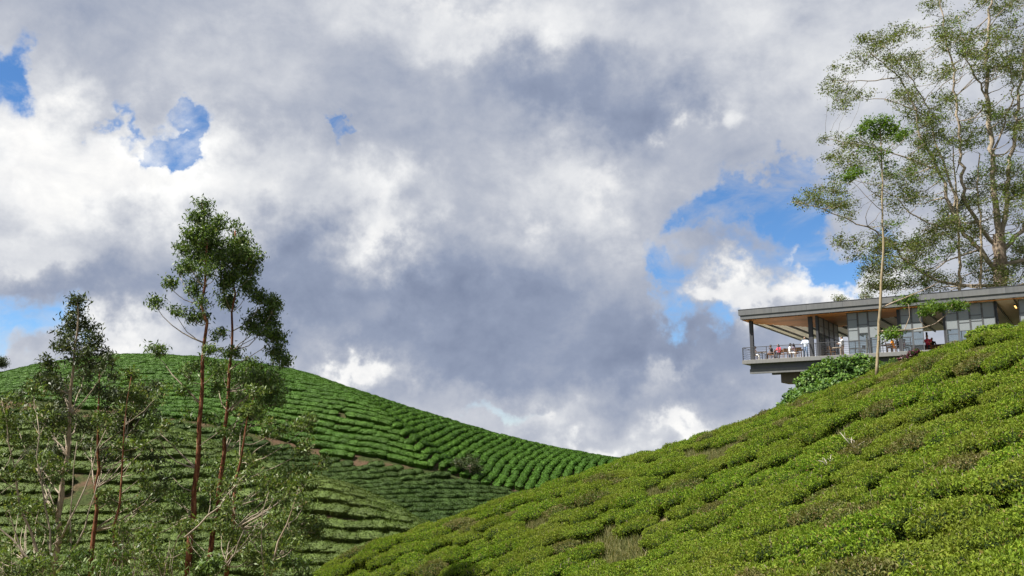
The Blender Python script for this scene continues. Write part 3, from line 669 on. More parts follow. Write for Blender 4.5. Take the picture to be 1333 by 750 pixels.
# ------------------------------------------------------------------ pavilion
def S(x, b=0.6): return fac(x, 440, b)[0]
def pavilion():
    root = empty('pavilion', PAV, PTH)
    tag(root, 'long grey flat-roofed glass tea pavilion cantilevered over the tea slope', 'building')
    L = S(1333) + 9.0; DEP = 19.0; ZS = 3.62; ZT = 4.46
    def part(name, m, fn, parent=root, smooth=False):
        b = MB(); fn(b); return b.build(name, m, parent, smooth)
    deck = part('deck', M['deck'], lambda b: b.box((0, 0, -0.34), (L, DEP, -0.02)))
    part('floor_finish', M['floor'], lambda b: b.box((0.12, 0.12, -0.017), (L - .1, DEP - .1, 0.0)), deck)
    part('edge_beam', M['beam_paint'], lambda b: b.box((0.55, 0.55, -1.18), (L, 0.95, -0.343)))
    part('beam_flange', M['fascia'], lambda b: b.box((0.52, 0.40, -1.20), (L, 0.547, -0.80)))
    for bb in (6.6, 12.6, 18.2): part('floor_beam', M['beam_paint'], lambda b: b.box((0.55, bb, -0.85), (L, bb + .4, -0.343)))
    s0 = S(1012)
    cb = part('cantilever_beam', M['concrete'], lambda b: b.add(
        [(s0,1.0,-2.05),(s0+13,1.0,-2.6),(s0+13,3.2,-2.6),(s0,3.2,-2.05),(s0,1.0,-1.203),(s0+13,1.0,-1.203),(s0+13,3.2,-1.203),(s0,3.2,-1.203)],
        [(0,3,2,1),(4,5,6,7),(0,1,5,4),(1,2,6,5),(2,3,7,6),(3,0,4,7)]))
    for q in (s0 + 5.0, s0 + 11.5): part('pier', M['concrete'], lambda b: b.box((q, 1.2, -9.5), (q + 0.9, 3.0, -2.0)))
    # roof
    rf = part('roof', M['roof'], lambda b: b.box((-0.02, 0.02, ZS + 0.30), (L + .3, DEP, ZT - 0.04)))
    q0 = -0.12
    while q0 < L:
        part('fascia_panel', M['fascia'], lambda b: b.box((q0, -0.10, ZS + 0.36), (q0 + 2.985, 0.017, ZT)), rf); q0 += 3.0
    q0 = 0.02
    while q0 < DEP:
        part('fascia_panel', M['fascia'], lambda b: b.box((-0.12, q0, ZS + 0.36), (-0.023, min(DEP, q0 + 2.985), ZT)), rf); q0 += 3.0
    part('lower_fascia', M['fascia'], lambda b: (b.box((0.02, -0.02, ZS + 0.0), (L + .3, 0.10, ZS + 0.297)), b.box((0.02, 0.103, ZS + 0.0), (0.12, DEP - .1, ZS + 0.297))), rf)
    part('parapet_cap', M['steel'], lambda b: b.box((-0.14, -0.12, ZT + .003), (L + .42, 0.16, ZT + 0.05)), rf)
    # joints of the fascia sheets
    # pale ceiling with dark beams running back
    cl = part('ceiling', M['ceiling'], lambda b: b.box((0.13, 0.11, ZS + 0.12), (L, DEP - 0.2, ZS + 0.28)))
    s = 1.0
    while s < L - .3:
        part('ceiling_beam', M['steel'], lambda b: b.box((s, 0.14, ZS - 0.04), (s + 0.10, DEP - 0.3, ZS + 0.117)), cl); s += 1.35
    # timber soffit: boards along the front, its inner edge runs on a slant
    def inner(sv):
        pts = []
        for x, y in ((983, 421), (1060, 426), (1100, 428), (1150, 413.5), (1173, 411), (1232, 400), (1262, 394)):
            d = ray(x, y); z = ZS + PAV.z; t = z / d.z; q = d * t - PAV; pts.append((q.dot(PA), q.dot(PB)))
        return float(np.interp(sv, [p[0] for p in pts], [max(.3, min(9.5, p[1])) for p in pts]))
    sf = empty('soffit', (0, 0, 0)); sf.parent = root
    nb = 22; bw = 0.42
    for k in range(nb):
        b0, b1 = 0.13 + k * bw, 0.13 + (k + 1) * bw - 0.012
        good = [sv for sv in np.arange(0.15, L - .2, 0.3) if inner(sv) >= b1]
        if not good: continue
        part('soffit_board', M['soffit'], lambda b: b.box((good[0], b0, ZS - 0.075), (good[-1] + .2, b1, ZS - 0.045)), sf)
    # columns
    def column(x, b_, w=0.30, d=0.30, top=ZS - .08, m=M['steel']):
        q = S(x, b_)
        def fn(b):
            b.box((q - w/2, b_, 0), (q + w/2, b_ + .03, top)); b.box((q - w/2, b_ + d - .03, 0), (q + w/2, b_ + d, top)); b.box((q - .05, b_ + .033, 0), (q + .05, b_ + d - .033, top))
        part('column', m, fn)
    column(978, 0.75); column(1055.5, 1.0, .34); column(1064, 0.75, .2, .2); column(1172, 1.0); column(1232, 1.1); column(1299.5, 0.9, .26)
    for q in np.arange(2.0, L - 1, 5.2):
        part('column', M['steel'], lambda b: (b.box((q, DEP - 1.0, 0), (q + .16, DEP - .84, ZS - .045))))
    # glazed screens: each leaf a frame with uneven transoms and its own panes
    def leaf(x0, x1, trans, name='glazed_leaf', b_=0.72, grey=(1, 1, 1, 0, 0)):
        q0, q1 = S(x0, b_), S(x1, b_); top = ZS - 0.085; fw = 0.055
        zs = [0.03] + [top * (1 - t) for t in sorted(trans, reverse=True)] + [top]
        def fr(b):
            b.box((q0, b_, 0.0), (q0 + fw, b_ + .07, top)); b.box((q1 - fw, b_, 0.0), (q1, b_ + .07, top))
            for z in zs: b.box((q0 + fw + .001, b_ + .004, max(0.0, z - .025)), (q1 - fw - .001, b_ + .066, min(top, z + .025)))
        lf = part(name, M['frame'], fr)
        for i in range(len(zs) - 1):
            f = (zs[i] + zs[i+1]) / 2 / top
            part('pane', M['glass_grey'] if f > 0.42 else M['glass'], lambda b: b.box((q0 + fw + .002, b_ + .028, zs[i] + .026), (q1 - fw - .002, b_ + .04, zs[i+1] - .026)), lf)
    T = [[.17, .42, .68, .86], [.30, .50, .70, .86], [.24, .34, .62, .84], [.16, .34, .52, .66, .80], [.34, .55, .72, .86],
         [.20, .55, .66, .82], [.42, .60, .80], [.27, .40, .66, .85], [.34, .62, .82], [.3, .5, .8], [.2, .6, .8]]
    k = 0
    for grp in ((1104, 1118, 1131.5, 1146), (1173.5, 1188.5, 1203), (1232.5, 1249, 1265, 1281.5, 1298.5), (1330, 1347, 1364, 1380)):
        for a, b in zip(grp[:-1], grp[1:]): leaf(a, b - .3, T[k % len(T)]); k += 1
    # glazed partition running back from the twin column
    q = S(1066, 1.2)
    for i in range(4):
        b0 = 1.25 + i * 1.7; b1 = b0 + 1.62
        def fr(b):
            for bb in (b0, b1 - .07): b.box((q, bb, 0), (q + .07, bb + .07, ZS - .085))
            for z in (.05, .95, 2.1, 2.75, ZS - .13): b.box((q + .004, b0 + .072, z - .03), (q + .066, b1 - .072, z + .03))
        lf = part('partition_leaf', M['steel'], fr)
        for z0, z1 in ((.08, .92), (.98, 2.07), (2.13, 2.72), (2.78, ZS - .16)):
            part('pane', M['glass'] if z0 < 2 else M['glass_grey'], lambda b: b.box((q + .03, b0 + .073, z0), (q + .042, b1 - .073, z1)), lf)
    # rear glazing bays: low sill wall and mullions leave the sky open between
    for q0 in np.arange(S(1215), L - 1, 1.7):
        part('rear_mullion', M['steel'], lambda b: b.box((q0, DEP - .5, 0), (q0 + .07, DEP - .43, ZS - .045)))
    part('rear_sill', M['beam_paint'], lambda b: b.box((S(1190), DEP - .56, 0.0), (L, DEP - .503, 0.75)))
    # railing
    def railing(p0, p1, n, name='railing'):
        p0, p1 = Vector(p0), Vector(p1); rl = empty(name); rl.parent = root
        part('top_rail', M['steel'], lambda b: b.tube([p0 + Vector((0, 0, 1.10)), p1 + Vector((0, 0, 1.10))], 0.030, 6), rl)
        for h_ in (0.16, 0.33, 0.50, 0.67, 0.84, 0.97):
            part('rail_wire', M['steel'], lambda b: b.tube([p0 + Vector((0, 0, h_)), p1 + Vector((0, 0, h_))], 0.013, 4), rl)
        for i in range(n + 1):
            c = p0.lerp(p1, i / n); part('rail_post', M['steel'], lambda b: b.box((c.x - .028, c.y - .02, 0), (c.x + .028, c.y + .02, 1.08)), rl)
    e = S(1185, .1)
    railing((0.06, 0.10, 0), (e, 0.10, 0), 13); railing((0.06, 0.16, 0), (0.06, DEP - .15, 0), 9); railing((0.12, DEP - .1, 0), (S(1190), DEP - .1, 0), 12)
    # service counter in the right-hand bay
    return root, L
PAVO, PL = pavilion()
def counter():
    r = empty('service_counter', W(S(1222, 6), 6.0), PTH); tag(r, 'brown timber service counter inside the open pavilion bay', 'counter')
    b = MB(); b.box((-2.2, 0, 0.06), (2.2, .6, .98)); c = b.build('cabinet', M['wood'], r)
    b = MB(); b.box((-2.3, -.08, .983), (2.3, .68, 1.03)); b.build('worktop', M['table_dark'], r)
    b = MB(); b.box((-2.15, .06, 0), (2.15, .55, .057)); b.build('plinth', M['steel'], r)
    for i in range(4):
        b = MB(); b.box((-2.1 + i*1.06, -.02, .12), (-1.12 + i*1.06, -.003, .9)); b.build('door', M['wood'], r)
counter()
# warm ceiling lamp in the far bay
def pendant():
    s_, z_ = fac(1323, 409, 4.0)
    r = empty('ceiling_lamp', W(s_, 4.0, 3.50), PTH); tag(r, 'lit warm strip lamp under the pale ceiling of the pavilion', 'lamp')
    b = MB(); b.box((-.06, -.75, -.06), (.06, .75, 0.06)); b.build('housing', M['steel'], r)
    m, nt, out = mat('lamp_glow'); em = nt.nodes.new('ShaderNodeEmission'); em.inputs[0].default_value = (1, .55, .15, 1); em.inputs[1].default_value = 1.6; nt.links.new(em.outputs[0], out.inputs[0])
    b = MB(); b.box((-.05, -.70, -.085), (.05, .70, -.062)); b.build('tube', m, r)
    ld = bpy.data.lights.new('lamp_light', 'AREA'); ld.energy = 40; ld.color = (1, .62, .3); ld.shape = 'RECTANGLE'; ld.size = .1; ld.size_y = 1.4
    lo = bpy.data.objects.new('lamp_light', ld); COL.objects.link(lo); lo.parent = r; lo.location = (0, 0, -.10)
pendant()

# ------------------------------------------------------------------ furniture
def make_chair(m):
    r = empty('chair')
    b = MB(); b.box((-.22, -.22, .43), (.22, .22, .47)); b.build('seat', m, r)
    b = MB(); 
    b.add([(-.20,-.23,.60),(.20,-.23,.60),(.20,-.20,.60),(-.20,-.20,.60),(-.20,-.29,.90),(.20,-.29,.90),(.20,-.26,.90),(-.20,-.26,.90)],
          [(0,3,2,1),(4,5,6,7),(0,1,5,4),(1,2,6,5),(2,3,7,6),(3,0,4,7)]); b.build('backrest', m, r)
    for sx in (-1, 1):
        b = MB(); b.tube([(sx*.19, .19, 0), (sx*.19, .19, .429)], .018, 6); b.build('leg', m, r)
        b = MB(); b.tube([(sx*.205, -.17, 0), (sx*.205, -.19, .429), (sx*.21, -.24, .62), (sx*.215, -.285, .92)], .018, 6); b.build('leg', m, r)
        b = MB(); b.tube([(sx*.215, -.18, .64), (sx*.22, .12, .66), (sx*.205, .185, .45)], .014, 5); b.build('armrest', m, r)
    return r
def make_table(m, square=False):
    r = empty('cafe_table')
    b = MB()
    if square: b.box((-.40, -.40, .71), (.40, .40, .75))
    else: b.lathe([(.43, .71), (.45, .72), (.45, .745), (.43, .75)], n=20)
    b.build('table_top', m, r)
    b = MB(); b.lathe([(.045, .03), (.035, .08), (.035, .64), (.07, .709)], n=10); b.build('pedestal', M['steel'], r)
    b = MB(); b.lathe([(.27, 0), (.27, .015), (.05, .03)], n=16); b.build('base', M['steel'], r)
    return r
def copy_tree(o, parent=None):
    c = o.copy(); COL.objects.link(c); c.parent = parent
    for ch in list(o.children): copy_tree(ch, c)
    return c
CH = make_chair(M['wood']); CHD = make_chair(M['table_dark']); TB = make_table(M['table_top']); TBS = make_table(M['table_dark'], True)
USED = set()
def put(protoo, s_, b_, rz, label, cat, group):
    o = protoo if protoo.name not in USED else copy_tree(protoo)
    USED.add(protoo.name); o.location = W(s_, b_); o.rotation_euler = (0, 0, PTH + rz); tag(o, label, cat, group); return o

# ------------------------------------------------------------------ people
def person(label, s_, b_, rz, pose='sit', top='white_cloth', bottom='denim', h=1.70, hair_long=False, arm='table', z=0.0):
    r = empty('person', W(s_, b_, z), PTH + rz); tag(r, label, 'person', 'visitors on the pavilion terrace')
    k = h / 1.70
    if pose == 'sit':
        hip = Vector((0, 0, .52)); lean = .05
        J = dict(hip=hip, waist=Vector((0, .01, .72)), chest=Vector((0, .04, .95)), neck=Vector((0, .07, 1.09)), head=Vector((0, .11, 1.235)))
        legs = [[(sx*.10, 0, .53), (sx*.13, .44, .53), (sx*.13, .46, .09)] for sx in (-1, 1)]
        feet = [[(sx*.13, .44, .05), (sx*.14, .62, .035)] for sx in (-1, 1)]
        sh = [(sx*.185, .045, 1.02) for sx in (-1, 1)]
        arms = [[sh[0], (-.25, .13, .79), (-.15, .37, .80)], [sh[1], (.25, .13, .79), (.14, .37, .79)]] if arm == 'table' else [[sh[0], (-.24, .08, .78), (-.16, .28, .62)], [sh[1], (.25, .18, .82), (.10, .24, 1.02)]]
    else:
        J = dict(hip=Vector((0, 0, .93)), waist=Vector((0, 0, 1.08)), chest=Vector((0, .01, 1.30)), neck=Vector((0, .03, 1.45)), head=Vector((0, .06, 1.59)))
        legs = [[(sx*.09, 0, .90), (sx*.11, .03 + sx*.03, .49), (sx*.12, sx*.05, .09)] for sx in (-1, 1)]
        feet = [[(sx*.12, sx*.05 - .03, .05), (sx*.14, sx*.05 + .17, .035)] for sx in (-1, 1)]
        sh = [(sx*.19, 0, 1.38) for sx in (-1, 1)]
        arms = [[sh[0], (-.28, -.02, 1.10), (-.24, .16, .93)], [sh[1], (.28, .05, 1.12), (.16, .27, 1.16)]]
        if arm == 'lean': arms = [[sh[0], (-.30, .10, 1.14), (-.26, .36, 1.08)], [sh[1], (.30, .10, 1.14), (.26, .36, 1.08)]]
    V = lambda p: Vector(p) * k
    b = MB()
    hip, wa, ch, nk, hd = (J[q] * k for q in ('hip', 'waist', 'chest', 'neck', 'head'))
    def torso(mb, g):
        n = 12; Vv = []
        prof = [(hip - Vector((0,0,.08*k)), .13, .10), (hip, .165, .115), (wa, .135, .10), (ch - Vector((0,0,.06*k)), .165, .115), (ch + Vector((0,0,.06*k)), .175, .105), (ch + Vector((0,.01*k,.115*k)), .11, .075), (nk, .055, .055)]
        for c, a, d in prof:
            for j in range(n): t = 2*math.pi*j/n; Vv.append((c.x + (a*k + g)*math.cos(t), c.y + (d*k + g)*math.sin(t), c.z))
        m_ = len(prof); mb.add(Vv, [(i*n+j, i*n+(j+1)%n, (i+1)*n+(j+1)%n, (i+1)*n+j) for i in range(m_-1) for j in range(n)] + [tuple(reversed(range(n))), tuple(range((m_-1)*n, m_*n))])
    torso(b, 0); b.tube([ch + Vector((0,0,.08*k)), nk, hd - Vector((0,.02*k,.06*k))], [.06*k, .05*k, .05*k], 10)
    b.sphere(hd, (.077*k, .095*k, .115*k), 14, 12); b.sphere(hd + Vector((0, .03, -.05))*k, (.055*k, .065*k, .06*k), 10, 8)
    b.tube([hd + Vector((0,.085,.015))*k, hd + Vector((0,.118,-.022))*k, hd + Vector((0,.09,-.035))*k], [.008*k, .017*k, .012*k], 6)
    for sx in (-1, 1): b.sphere(hd + Vector((sx*.079, -.005, -.005))*k, (.014*k, .022*k, .032*k), 8, 6)
    for lg, ft in zip(legs, feet):
        b.tube([V(q) for q in lg], [.078*k, .056*k, .038*k], 10); b.tube([V(q) for q in ft], [.045*k, .034*k], 8)
    for am in arms:
        p = [V(q) for q in am]; b.tube(p, [.050*k, .041*k, .027*k], 10)
        d = (p[2] - p[1]).normalized(); side = d.cross(Vector((0, 0, 1))).normalized(); 
        if side.length < .5: side = Vector((1, 0, 0))
        pe = p[2] + d * .075 * k; b.tube([p[2], pe], [.030*k, .034*k], 8)
        for fi, ln in ((-1.5, .06), (-.5, .075), (.5, .078), (1.5, .068)):
            st = pe + side * fi * .017 * k; b.tube([st - d*.02*k, st + d*ln*.55*k - Vector((0,0,.006)), st + d*ln*k*.9 - Vector((0,0,.03*k))], [.010*k, .009*k, .007*k], 5)
        b.tube([p[2] + d*.02*k, p[2] + d*.05*k + side*.05*k, p[2] + d*.085*k + side*.058*k], [.012*k, .011*k, .008*k], 5)
    ob = b.build('body', M['skin'], None, True)
    md = ob.modifiers.new('r', 'REMESH'); md.mode = 'VOXEL'; md.voxel_size = 0.0125
    dg = bpy.context.evaluated_depsgraph_get(); me = bpy.data.meshes.new_from_object(ob.evaluated_get(dg)); ob.modifiers.clear(); ob.data = me; ob.parent = r
    me.polygons.foreach_set('use_smooth', [True] * len(me.polygons))
    # clothes: shells just outside the body
    c = MB(); torso(c, 0.014)
    for am in arms:
        p = [V(q) for q in am]; c.tube([p[0], p[0].lerp(p[1], .9)] if pose == 'sit' else [p[0], p[1], p[1].lerp(p[2], .75)], [.066*k, .058*k] if pose == 'sit' else [.066*k, .055*k, .045*k], 10)
    c.build('shirt', M[top], r, True)
    c = MB()
    for lg in legs:
        p = [V(q) for q in lg]; c.tube(p, [.098*k, .074*k, .058*k], 10)
    c.tube([hip - Vector((.09*k, 0, .0)), hip + Vector((.09*k, 0, .0))], [.115*k, .115*k], 12); c.build('trousers', M[bottom], r, True)
    c = MB()
    for ft in feet: 
        p = [V(q) for q in ft]; c.tube([p[0] - (p[1]-p[0])*.1, p[0], p[1], p[1] + (p[1]-p[0])*.12], [.035*k, .052*k, .044*k, .02*k], 8)
    c.build('shoes', M['dark_cloth'], r, True)
    c = MB(); c.sphere(hd + Vector((0, -.022, .030))*k, (.090*k, .100*k, .108*k), 14, 10)
    if hair_long: c.tube([hd + Vector((0, -.06, .0))*k, hd + Vector((0, -.09, -.12))*k, hd + Vector((0, -.09, -.24))*k], [.075*k, .085*k, .05*k], 10)
    for sx in (-1, 1):                                            # eyes under the fringe
        e = MB(); e.sphere(hd + Vector((sx*.030, .088, .008))*k, .011*k, 8, 6); e.build('eye', M['dark_cloth'], r, True)
    e = MB(); e.tube([hd + Vector((-.026, .085, -.062))*k, hd + Vector((0, .094, -.064))*k, hd + Vector((.026, .085, -.062))*k], .006*k, 5); e.build('mouth', M['red_cloth'], r, True)
    c.build('hair', M['hair'], r, True)
    return r
def at(x, b): return S(x, b)
G1, G2 = 'chairs on the terrace', 'tables on the terrace'
PI = math.pi
# terrace group by the open end
person('seated person in a white top beside the corner column of the terrace', at(981, 1.1), 1.1, PI*.5*-1, 'sit', 'white_cloth', 'white_cloth', 1.62)
put(TBS, at(991, 1.2), 1.2, 0.1, 'small dark square table near the corner column of the terrace', 'table', G2)
put(CH, at(981, 1.1), 1.1, -PI/2, 'wooden chair under the white-topped person by the corner column', 'chair', G1)
person('seated person in dark clothes at the terrace railing', at(1004, 1.3), 1.3, PI*.5, 'sit', 'dark_cloth', 'brown_cloth', 1.70, arm='chin')
put(CH, at(1004, 1.3), 1.3, PI*.5, 'wooden chair under the person in dark clothes', 'chair', G1)
person('seated person in a red top with long black hair', at(1013.5, 1.25), 1.25, PI*.85, 'sit', 'red_cloth', 'dark_cloth', 1.68, True)
put(CH, at(1013.5, 1.25), 1.25, PI*.85, 'wooden chair under the person in the red top', 'chair', G1)
put(TB, at(1008, 2.5), 2.5, 0, 'round pale table behind the people in red and dark clothes', 'table', G2)
put(CH, at(1019.5, 1.1), 1.1, PI*.3, 'empty wooden chair between the red-topped and white-topped people', 'chair', G1)
person('seated person in a white dress beside a mauve-topped companion', at(1027, 1.3), 1.3, -PI*.45, 'sit', 'white_cloth', 'white_cloth', 1.72, True)
put(CH, at(1027, 1.3), 1.3, -PI*.45, 'wooden chair under the person in the white dress', 'chair', G1)
person('seated person in a grey mauve top beside the white dress', at(1033.5, 1.5), 1.5, PI*.4, 'sit', 'mauve_cloth', 'denim', 1.70, True)
put(CHD, at(1033.5, 1.5), 1.5, PI*.4, 'dark chair under the person in the grey mauve top', 'chair', G1)
put(CH, at(1037.5, 0.9), 0.9, PI*.2, 'empty wooden chair beside the grey mauve person', 'chair', G1)
put(TBS, at(1042, 1.3), 1.3, 0, 'dark square table beside the standing man in pale blue', 'table', G2)
person('standing man in pale blue shirt and jeans beside the twin column', at(1048, 0.9), 0.9, PI*.9, 'stand', 'pale_blue_cloth', 'denim', 1.80, arm='lean')
put(CHD, at(1077, 1.8), 1.8, PI*.2, 'dark chair just right of the twin column behind the railing', 'chair', G1)
put(CH, at(1082, 1.6), 1.6, -PI*.3, 'wooden chair by the glazed partition', 'chair', G1)
put(TB, at(1089.5, 1.3), 1.3, 0, 'round pale table beside the person in white leaning by the screens', 'table', G2)
person('person in a white shirt and dark shorts beside the round table at the glass screens', at(1096.5, 1.1), 1.1, PI*.5, 'stand', 'white_cloth', 'brown_cloth', 1.66, arm='lean')
# open bay between the screens
put(TB, at(1153, 1.6), 1.6, 0, 'round pale table in the open bay between two glazed screens', 'table', G2)
put(CHD, at(1157, 1.2), 1.2, -PI*.4, 'dark chair beside the round table in the open bay', 'chair', G1)
person('seated person in a bright orange top in the open bay', at(1162, 1.7), 1.7, PI*.55, 'sit', 'orange_cloth', 'brown_cloth', 1.78)
put(CH, at(1162, 1.7), 1.7, PI*.55, 'wooden chair under the person in the orange top', 'chair', G1)
person('seated person in black with long hair behind the orange-topped person', at(1168, 1.9), 1.9, PI*.5, 'sit', 'dark_cloth', 'grey_cloth', 1.74, True)
put(CHD, at(1168, 1.9), 1.9, PI*.5, 'dark chair under the long-haired person in black', 'chair', G1)
person('seated person in pink behind the two-leaf glazed screen', at(1175.5, 1.9), 1.9, -PI*.5, 'sit', 'pink_cloth', 'denim', 1.5)
put(CH, at(1175.5, 1.9), 1.9, -PI*.5, 'wooden chair under the person in pink behind the glass', 'chair', G1)
person('person with black hair standing behind the service counter', at(1213, 7.0), 7.0, PI*.95, 'stand', 'dark_cloth', 'dark_cloth', 1.72)
person('seated person in a red top in front of the service counter', at(1207, 3.0), 3.0, PI, 'sit', 'red_cloth', 'dark_cloth', 1.9)
put(CH, at(1207, 3.0), 3.0, PI, 'wooden chair under the person in red before the counter', 'chair', G1)
put(TB, at(1185, 3.0), 3.0, 0, 'round pale table behind the two-leaf glazed screen', 'table', G2)
put(TB, at(1112, 2.6), 2.6, 0, 'round pale table behind the three-leaf glazed screen', 'table', G2)
put(CH, at(1120, 2.4), 2.4, 1.2, 'wooden chair behind the three-leaf glazed screen', 'chair', G1)

# ------------------------------------------------------------------ trees
class Tree:
    """trunk(s) as polylines, leaf clumps (blobs) hung on limbs that leave the trunk below them"""
    def __init__(s, name, label, Y, bark, leaf, seed, group=None, limb=None, ground=None):
        s.name, s.label, s.Y, s.bark, s.leaf, s.group = name, label, Y, bark, leaf, group
        s.r = np.random.default_rng(seed); s.limb = limb or M['limb']; s.trunks = []; s.V = []; s.tb = MB(); s.lb = MB(); s.ground = ground
        s.px = Y / F
    def trunk(s, pts, w0, w1, n=9, wob=0.06, limb=False, jitter=True):
        q = [P(x, y, s.Y) if not isinstance(x, Vector) else x for x, y in pts] if not isinstance(pts[0], Vector) else list(pts)
        # resample
        out = []; 
        for a, b in zip(q[:-1], q[1:]):
            m = max(2, int((b - a).length / 0.8))
            out += [a.lerp(b, i / m) for i in range(m)]
        out.append(q[-1]); n_ = len(out)
        # smooth corners
        for _ in range(2): out = [out[0]] + [(out[i-1] + out[i]*2 + out[i+1]) / 4 for i in range(1, n_-1)] + [out[-1]]
        if jitter:
            for i in range(1, n_): out[i] = out[i] + Vector((s.r.normal(0, wob), s.r.normal(0, wob), 0)) * (0.5 if i < 3 else 1)
        rad = [0.5 * s.px * (w0 + (w1 - w0) * (i / (n_-1)) ** 0.85) * s.r.uniform(.92, 1.08) for i in range(n_)]
        (s.lb if limb else s.tb).tube(out, rad, n if not limb else 6)
        s.trunks.append((out, rad)); return out, rad
    def root_to_ground(s, h):
        o, r_ = s.trunks[0]; b = o[0]; z = float(h(np.array(b.x), np.array(b.y))) - 0.3
        d = (o[0] - o[2]); d = d / max(1e-3, -d.z) if d.z < -0.1 else Vector((0, 0, -1))
        foot = Vector((b.x + d.x * (b.z - z) * .5, b.y, z))
        s.tb.tube([b, b.lerp(foot, .6), foot], [r_[0], r_[0]*1.12, r_[0]*1.5], 9); s.foot = foot
    near = False
    def attach(s, B, k=0.9, lo=0.12):
        best = None
        for o, r_ in s.trunks:
            for i, p in enumerate(o):
                if i < lo * len(o): continue
                dh = math.hypot(p.x - B.x, p.y - B.y); want = B.z - k * dh - 0.15
                c = abs(p.z - want) + 0.65 * dh if not s.near else (p - B).length + max(0, p.z - B.z) * 0.3
                if best is None or c < best[0]: best = (c, p, r_[i])
        return best[1], best[2]
    def branch(s, A, B, ra, rb, sag=0.12, n=5, seg=5):
        d = B - A; side = Vector(tuple(s.r.normal(0, 1, 3))) * d.length * 0.06
        pts = []
        for i in range(seg + 1):
            t = i / seg; q = A.lerp(B, t) + Vector((0, 0, -1)) * math.sin(math.pi * t) * d.length * sag + side * math.sin(math.pi * t)
            pts.append(q + (Vector(tuple(s.r.normal(0, .02, 3))) * d.length * .5 if 0 < i < seg else Vector()))
        s.lb.tube(pts, [ra + (rb - ra) * (i / seg) ** .7 for i in range(seg + 1)], n); return pts
    def leaves(s, c, spread, n, L=(0.10, 0.2), ratio=0.26, droop=0.9, up=0.0):
        r = s.r; C = np.array(c) + r.normal(0, 1, (n, 3)) * np.array([spread, spread, spread * 0.75]) * 0.5
        D = norm(r.normal(0, 1, (n, 3)) * np.array([1, 1, .6]) + np.array([0, 0, -droop + up]))
        N = norm(r.normal(0, 1, (n, 3)) + np.array([0, 0, 0.7]))
        Ls = r.uniform(L[0], L[1], n); s.V.append(leaf_quads(C, D, N, Ls, Ls * ratio * r.uniform(.8, 1.3, n)))
    def blob(s, x, y, rx, ry, dens=1.0, grow=1.0, dy=None, clump=0.34, leaf=(0.13, 0.26), ratio=0.30, per=40, droop=0.9, k=0.9, limb_r=None, sag=0.10, twig=True, shell=0.5):
        rxm, rym = rx * s.px * grow, ry * s.px * grow
        if dy is None: dy = s.r.uniform(-1, 1) * min(2.0, 0.4 + 0.9 * rxm)
        B = P(x, y, s.Y + dy); A, ra = s.attach(B, k)
        r0 = min(ra * 0.55, limb_r or max(0.018, 0.016 * (B - A).length)); base = B - Vector((0, 0, rym * 0.55))
        if (base - A).length > 0.25: s.branch(A, base, r0, 0.012, sag)
        vol = max(1.0, rxm * rym * 1.0 / (clump * clump)); nc = max(3, int(dens * 6.0 * vol + .5))
        for i in range(nc):
            d = norm(s.r.normal(0, 1, 3)) * (s.r.uniform(0, 1) ** shell)
            c = B + Vector((d[0] * rxm, d[1] * rxm * 0.85, d[2] * rym))
            if twig and s.r.uniform() < 0.55: s.lb.tube([base, base.lerp(c, .5) + Vector(tuple(s.r.normal(0, .06, 3))), c], [.014, .010, .005], 3, cap=False)
            s.leaves(c, clump, max(4, int(per * s.r.uniform(.6, 1.3))), leaf, ratio, droop)
    def spray(s, x, y, dens=1.0, **kw): s.blob(x, y, 9, 6, dens, **kw)
    def finish(s, foot=None):
        f = foot or getattr(s, 'foot', s.trunks[0][0][0]); root = empty(s.name, f); tag(root, s.label, 'tree', s.group)
        M_ = Vector(f)
        for nm, mb, m in (('trunk', s.tb, s.bark), ('limbs', s.lb, s.limb)):
            if mb.n:
                o = mb.build(nm, m, root, True); o.location = -M_
        if s.V:
            V = np.concatenate(s.V); nq = len(V) // 4; o = link_mesh('crown', np_quads('crown', V, nq, s.leaf), root); o.location = -M_
            s.nleaf = nq
        return root
GL = 'gum trees in front of the far hill'
LEFT_FILL = random.Random(12)
def fill(t, x0, x1, y0, y1, n, dens=(.25, .6), size=(10, 20)):
    k = 0
    while k < n:
        x, y = LEFT_FILL.uniform(x0, x1), LEFT_FILL.uniform(y0, y1)
        if mnoise.noise(Vector((x * .02, y * .02, 9))) < -0.05 or (210 < x < 262 and 525 < y < 625) or (85 < x < 140 and 610 < y < 675): 
            k += .25; continue
        q = LEFT_FILL.uniform(*size); t.blob(x, y, q, q * LEFT_FILL.uniform(.5, .8), LEFT_FILL.uniform(*dens), dy=LEFT_FILL.uniform(0.2, 3.5), k=0.7, sag=0.04); k += 1
